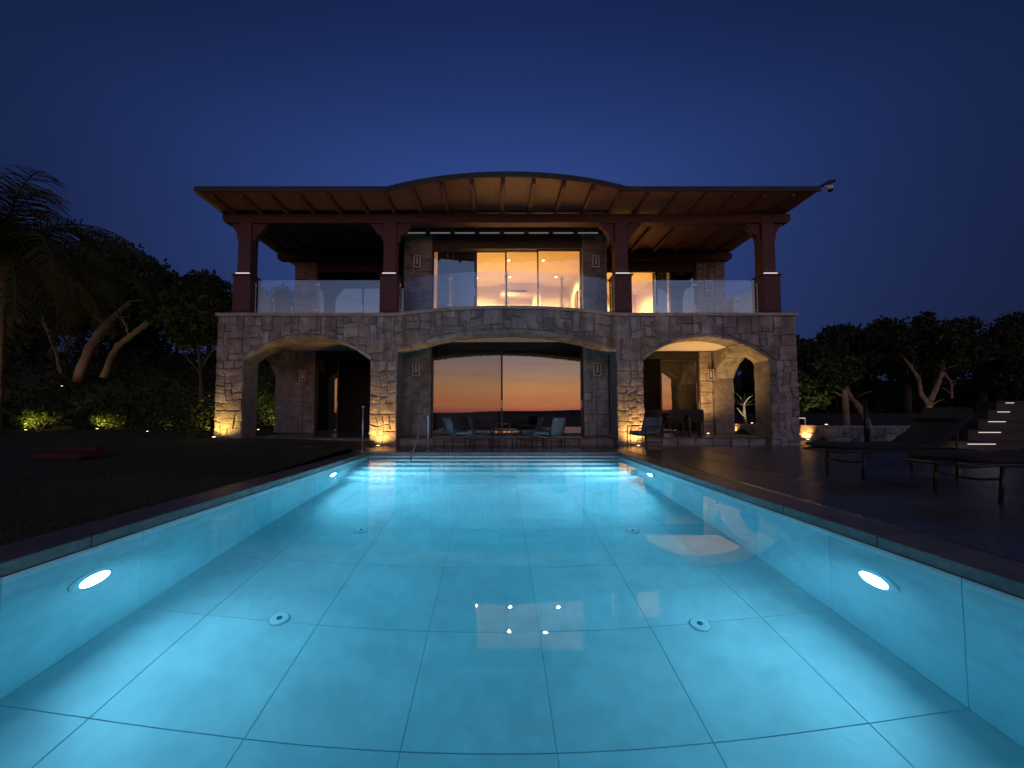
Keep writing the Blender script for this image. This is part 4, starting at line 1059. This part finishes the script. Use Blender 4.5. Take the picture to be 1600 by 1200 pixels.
# little lit shrubs along the foot of the bank
def shrub(x, y, z, rx, rz, n, size, label, m='leafbright', group='low shrubs lit at the foot of the bank'):
    e = empty('low_shrub', (x, y, z), world=True); tag(e, label, 'shrub', group)
    cl = subclumps(x, y, z + rz * .55, rx * .8, rx * .6, rz * .5, 12, rz * .42)
    o = bpy.data.objects.new('foliage', leaf_mesh('foliage', clumps(cl, n, .3), size, M[m])); link(o, e)
    b = MB()
    for k in range(5):
        a = rnd.uniform(0, 6.28); b.tube([(x, y, z - .05), (x + math.cos(a) * rx * .4, y + math.sin(a) * rx * .3, z + rz * .7)], [.02, .008], 5)
    obj('stem', b, M['barkdark'], e)
for (x, y, rx, rz, lb) in ((-19.9, 16.75, 1.05, .75, 'low shrub glowing yellow-green, leftmost at the foot of the bank'), (-16.9, 16.75, 1.0, .75, 'low shrub glowing yellow-green, second from the left at the bank'),
                           (-14.1, 16.8, .55, .65, 'small shrub glowing yellow-green between the bank and the villa')):
    z = lawn_z(x, y); shrub(x, y, z, rx, rz, 900, .12, lb)
    uplight(x + .1, y - .55, z + .04, (x, y + .3, z + .9), 85 if rx > .6 else 40, 'uplight before the ' + ('leftmost lit shrub of the bank' if x < -19 else 'second lit shrub of the bank' if x < -16 else 'small lit shrub by the bank'), YEL, 120)
shrub(-9.15, YF + .1, lawn_z(-9.1, YF), .75, 1.15, 1500, .10, 'rounded dark shrub at the foot of the far left pier', 'leaf', None)
shrub(-8.72, YF - .15, lawn_z(-8.7, YF), .22, .75, 300, .09, 'thin bright shrub beside the lit far left pier', 'leafbright', None)
shrub(-10.2, 17.0, .4, 1.1, 2.9, 2200, .14, 'tall lit shrub in the garden seen through the left arch', 'leaf', None)
shrub(-8.85, 15.7, .35, .5, 1.5, 700, .10, 'small bright shrub behind the villa seen through the left arch', 'leafbright', None)
uplight(-8.7, 15.15, .36, (-8.85, 15.7, 1.3), 40, 'uplight before the small shrub seen through the left arch', YEL, 120)
uplight(-9.9, 16.0, .36, (-10.2, 17.0, 2.3), 70, 'uplight in the garden seen through the left arch', (1, .85, .3), 120)
uplight(-20.2, 17.8, 2.3, (-18.8, 18.9, 5.2), 14, 'uplight on the bank below the leaning trunks', (1, .66, .34), 95)
uplight(-13.4, 14.8, .34, (-13.0, 16.5, 4.5), 45, 'uplight in the lawn below the leafy tree', (1, .85, .42), 95)
uplight(-15.4, 10.6, .30, (-15.9, 12.2, 5.2), 190, 'uplight in the lawn below the palm', (1, .72, .30), 110)
# palm at the left edge
def palm(x, y, z0, zc, n, length, label):
    e = empty('palm_tree', (x, y, z0), world=True); tag(e, label, 'palm')
    tr = MB(); pts = []; rs = []
    for i in range(13): t_ = i / 12; pts.append((x - .3 * t_ * (1 - t_), y, z0 - .1 + (zc - z0) * t_)); rs.append(.26 - .06 * t_ + (.02 if i % 2 else 0))
    tr.tube(pts, rs, 10); obj('trunk', tr, M['bark'], e, smooth=True)
    for k in range(n):
        az = 2 * math.pi * k / n * 5.13; el = R(rnd.uniform(-20, 78)); L_ = length * rnd.uniform(.8, 1.1)
        hd = Vector((math.cos(az), math.sin(az), 0)); sd = Vector((-math.sin(az), math.cos(az), 0))
        p_ = Vector((x, y, zc)); spine = [p_.copy()]; ang = el; ns = 16
        for i in range(ns):
            p_ = p_ + (hd * math.cos(ang) + Vector((0, 0, 1)) * math.sin(ang)) * (L_ / ns); ang -= R(5.4 + 2.6 * i / ns); spine.append(p_.copy())
        b = MB(); b.tube(spine, [.03 * (1 - i / (ns + 1)) + .006 for i in range(ns + 1)], 4)
        for i in range(2, ns * 3):
            t_ = i / 3; a = int(t_); fr_ = t_ - a
            if a >= ns: break
            q = spine[a].lerp(spine[a + 1], fr_); tang = (spine[a + 1] - spine[a]).normalized()
            ll = length * .26 * math.sin(math.pi * min(1, (t_ / ns) * .9 + .1)) ** .6
            for s in (-1, 1):
                d = (sd * s * .85 + tang * .75 + Vector((0, 0, rnd.uniform(-.55, .05)))).normalized(); e1 = q + d * ll * .55; e2 = q + d * ll + Vector((0, 0, -ll * .28)); wv = tang * .022
                b.add([q - wv, q + wv, e1 + wv * .8, e1 - wv * .8, e2], [(0, 1, 2, 3), (3, 2, 4)])
        obj('frond', b, M['palm'], e)
palm(-16.3, 12.4, .35, 6.4, 56, 4.3, 'big palm with drooping fronds at the left edge')
# right: dark trees behind the low wall
def bz(x, y): return bed_z(x, y)
for (x, y, cx, cz, rx, rz, lb) in ((16.2, 20.5, 16.4, 3.6, 2.3, 1.5, 'low dark tree next to the right villa corner'), (19.0, 21, 19.2, 4.2, 2.6, 1.6, 'dark round tree behind the lit garden trees on the right'),
                                   (22.4, 21.0, 22.4, 4.5, 3.0, 2.0, 'broad dark tree, tallest of the right side'), (26.5, 21, 26.3, 4.3, 3.2, 2.1, 'broad dark tree towards the right edge'),
                                   (31, 21, 30.5, 3.7, 3.2, 2.0, 'dark tree at the right edge'), (13.0, 22, 13.2, 3.4, 2.2, 1.5, 'dark tree seen through the right side arch')):
    tree('broadleaf_tree', x, y, bz(x, y), (cx, y, cz, rx, 2.2, rz), 8000, .26, lb, nsub=30)
tx, ty = 18.6, 16.6; z0 = bz(tx, ty)
tree('branching_tree', tx, ty, z0, (18.6, 16.9, 3.9, 2.6, 1.6, 1.1), 3000, .22, 'tree with forked trunk lit from below on the right', m='leafdark', nsub=18,
     trunk=[([(tx - .1, ty, z0 - .1), (tx, ty, z0 + .5), (tx + .15, ty, z0 + .9)], [.15, .13, .12]), ([(tx + .15, ty, z0 + .9), (tx + .5, ty, 2.3), (tx + .75, ty, 2.9), (tx + .8, ty, 3.6)], [.11, .09, .08, .05]),
            ([(tx + .1, ty, z0 + .7), (tx - .25, ty, 1.9), (tx - .3, ty, 2.6), (tx - .9, ty, 3.5)], [.09, .08, .07, .04]), ([(tx + .75, ty, 2.9), (tx + 1.1, ty, 2.4), (tx + 1.1, ty, 1.7)], [.06, .05, .04])], bark='bark')
uplight(tx - .4, ty - 1.0, z0 + .04, (tx + .2, ty + .2, 2.5), 9, 'uplight below the forked tree on the right', (1, .74, .42), 110)
tx, ty = 14.3, 14.9; z0 = bz(tx, ty)
tree('leaning_tree', tx, ty, z0, (13.3, 14.9, 2.7, 1.3, .9, .75), 900, .2, 'small tree with slanting pale trunk behind the low wall', m='leaf', nsub=12, r=.4,
     trunk=[([(tx + .1, ty, z0 - .1), (tx - .15, ty, 1.1), (tx - .5, ty, 1.6), (tx - .8, ty, 2.2), (tx - .9, ty, 2.8)], [.13, .12, .08, .06, .03]), ([(tx - .45, ty, 1.5), (tx - 1.1, ty, 1.85), (tx - 1.6, ty, 1.95)], [.045, .035, .02])], bark='bark')
tree('leafy_shrub', 11.4, 14.7, bz(11.4, 14.7), (11.4, 14.7, 1.9, 1.15, .8, .75), 1500, .20, 'leafy shrub with large lit leaves behind the low wall', 'shrub', 'leaf', nsub=16, r=.36,
     trunk=[([(11.4, 14.7, .5), (11.5, 14.7, 1.3), (11.7, 14.7, 2.2)], [.05, .04, .02]), ([(11.4, 14.7, .6), (11.0, 14.7, 1.4), (10.8, 14.7, 2.1)], [.04, .03, .02])])
uplight(11.6, 13.55, .64, (11.6, 14.7, 2.1), 50, 'uplight on the bed before the leafy shrub', (1, .86, .45), 120)
e = empty('yucca', (12.9, 14.2, .6), world=True); tag(e, 'slim ringed trunk with a leaf tuft behind the low lit wall', 'yucca')
tr = MB(); tr.tube([(12.9, 14.2, .5 + .12 * i) for i in range(13)], [.10 - .002 * i + (.012 if i % 2 else 0) for i in range(13)], 10); obj('trunk', tr, M['bark'], e)
def blades(c, n, L_, wd, m, parent, droop=1.1, elr=(5, 85)):
    for k in range(n):
        az = k * 2.399; el = R(rnd.uniform(*elr)); hd = Vector((math.cos(az), math.sin(az), 0)); sd = Vector((-math.sin(az), math.cos(az), 0)); p_ = Vector(c); b = MB(); ang = el; ns = 7; l_ = L_ * rnd.uniform(.75, 1.15)
        for i in range(ns + 1):
            w_ = wd * (1 - (i / ns) ** 1.6) + .002; b.v += [tuple(p_ - sd * w_), tuple(p_ + sd * w_), tuple(p_ + Vector((0, 0, -.3 * w_)))]
            p_ = p_ + (hd * math.cos(ang) + Vector((0, 0, 1)) * math.sin(ang)) * (l_ / ns); ang -= R(9 * droop)
        for i in range(ns):
            for (a, c_) in ((0, 2), (2, 1)): b.f.append((i * 3 + a, i * 3 + c_, i * 3 + 3 + c_, i * 3 + 3 + a))
        obj('leaf', b, m, parent, smooth=True)
blades((12.9, 14.2, 2.0), 26, .75, .03, M['leaf'], e)
e = empty('agave', (10.55, 16.3, .58), world=True); tag(e, 'pale agave with arching leaves lit white beyond the right side arch', 'agave')
b = MB().tube([(10.55, 16.3, .5), (10.5, 16.3, 1.0), (10.5, 16.3, 1.35)], [.07, .06, .05], 8).tube([(10.5, 16.3, .9), (10.2, 16.3, 1.3)], [.04, .03], 6); obj('stem', b, M['agave'], e)
blades((10.5, 16.3, 1.35), 16, .85, .035, M['agave'], e, .9, (15, 85))
uplight(10.35, 15.6, .64, (10.5, 16.3, 1.7), 45, 'uplight on the bed before the pale agave', (1, .86, .62), 100)
# three small floodlights on stems above the trees
for i, (x, lb) in enumerate(((20.35, 'left'), (21.1, 'middle'), (21.75, 'right'))):
    e = empty('floodlight', (x, 23.0, .9)); tag(e, '%s of three tiny dark floodlights above the right trees' % lb, 'floodlight', 'floodlights above the trees')
    obj('pole', MB().tube([(0, 0, -.4), (0, 0, 4.85)], .02, 6), M['dark'], e)
    obj('head', MB().box(-.12, .12, -.10, .10, 4.851, 5.07), M['dark'], e, bevel=.03); obj('hood', MB().box(-.16, .16, -.14, .08, 5.071, 5.09), M['dark'], e)
# ---- grass on the near lawn
n = 30000
gx = -3.62 - nr.uniform(0, 1, n) ** 1.3 * 12; gy = nr.uniform(1.0, 16.5, n)
keep = ~((gx > -4.7) & (gy > 9.6) & (gy < 11.0)) & ~((gx > -5.8) & (gx < -4.6) & (gy > 9.7) & (gy < 10.4)) & ~((gx > -8.9) & (gy > 11.0)); gx, gy = gx[keep], gy[keep]; n = len(gx)
gz = np.array([lawn_z(a, c) for a, c in zip(gx, gy)]) - .005
base = np.stack([gx, gy, gz], 1); a = nr.uniform(0, 6.283, n); side_ = np.stack([np.cos(a), np.sin(a), 0 * a], 1) * .006
hgt = nr.uniform(.03, .065, n); tip = base + np.stack([nr.normal(0, .018, n), nr.normal(0, .018, n), hgt], 1)
v = np.stack([base - side_, base + side_, tip], 1)
me = bpy.data.meshes.new('grass'); me.vertices.add(n * 3); me.vertices.foreach_set('co', v.reshape(-1)); me.loops.add(n * 3); me.loops.foreach_set('vertex_index', np.arange(n * 3)); me.polygons.add(n); me.polygons.foreach_set('loop_start', np.arange(n) * 3); me.update(calc_edges=True); me.materials.append(M['grass'])
o = bpy.data.objects.new('grass', me); link(o); tag(o, 'short grass of the dark lawn left of the pool', 'grass', kind='stuff')
for o in bpy.data.objects:
    if '_w' in o: del o['_w']
print('stones', stone_n[0], 'objects', len(bpy.data.objects))
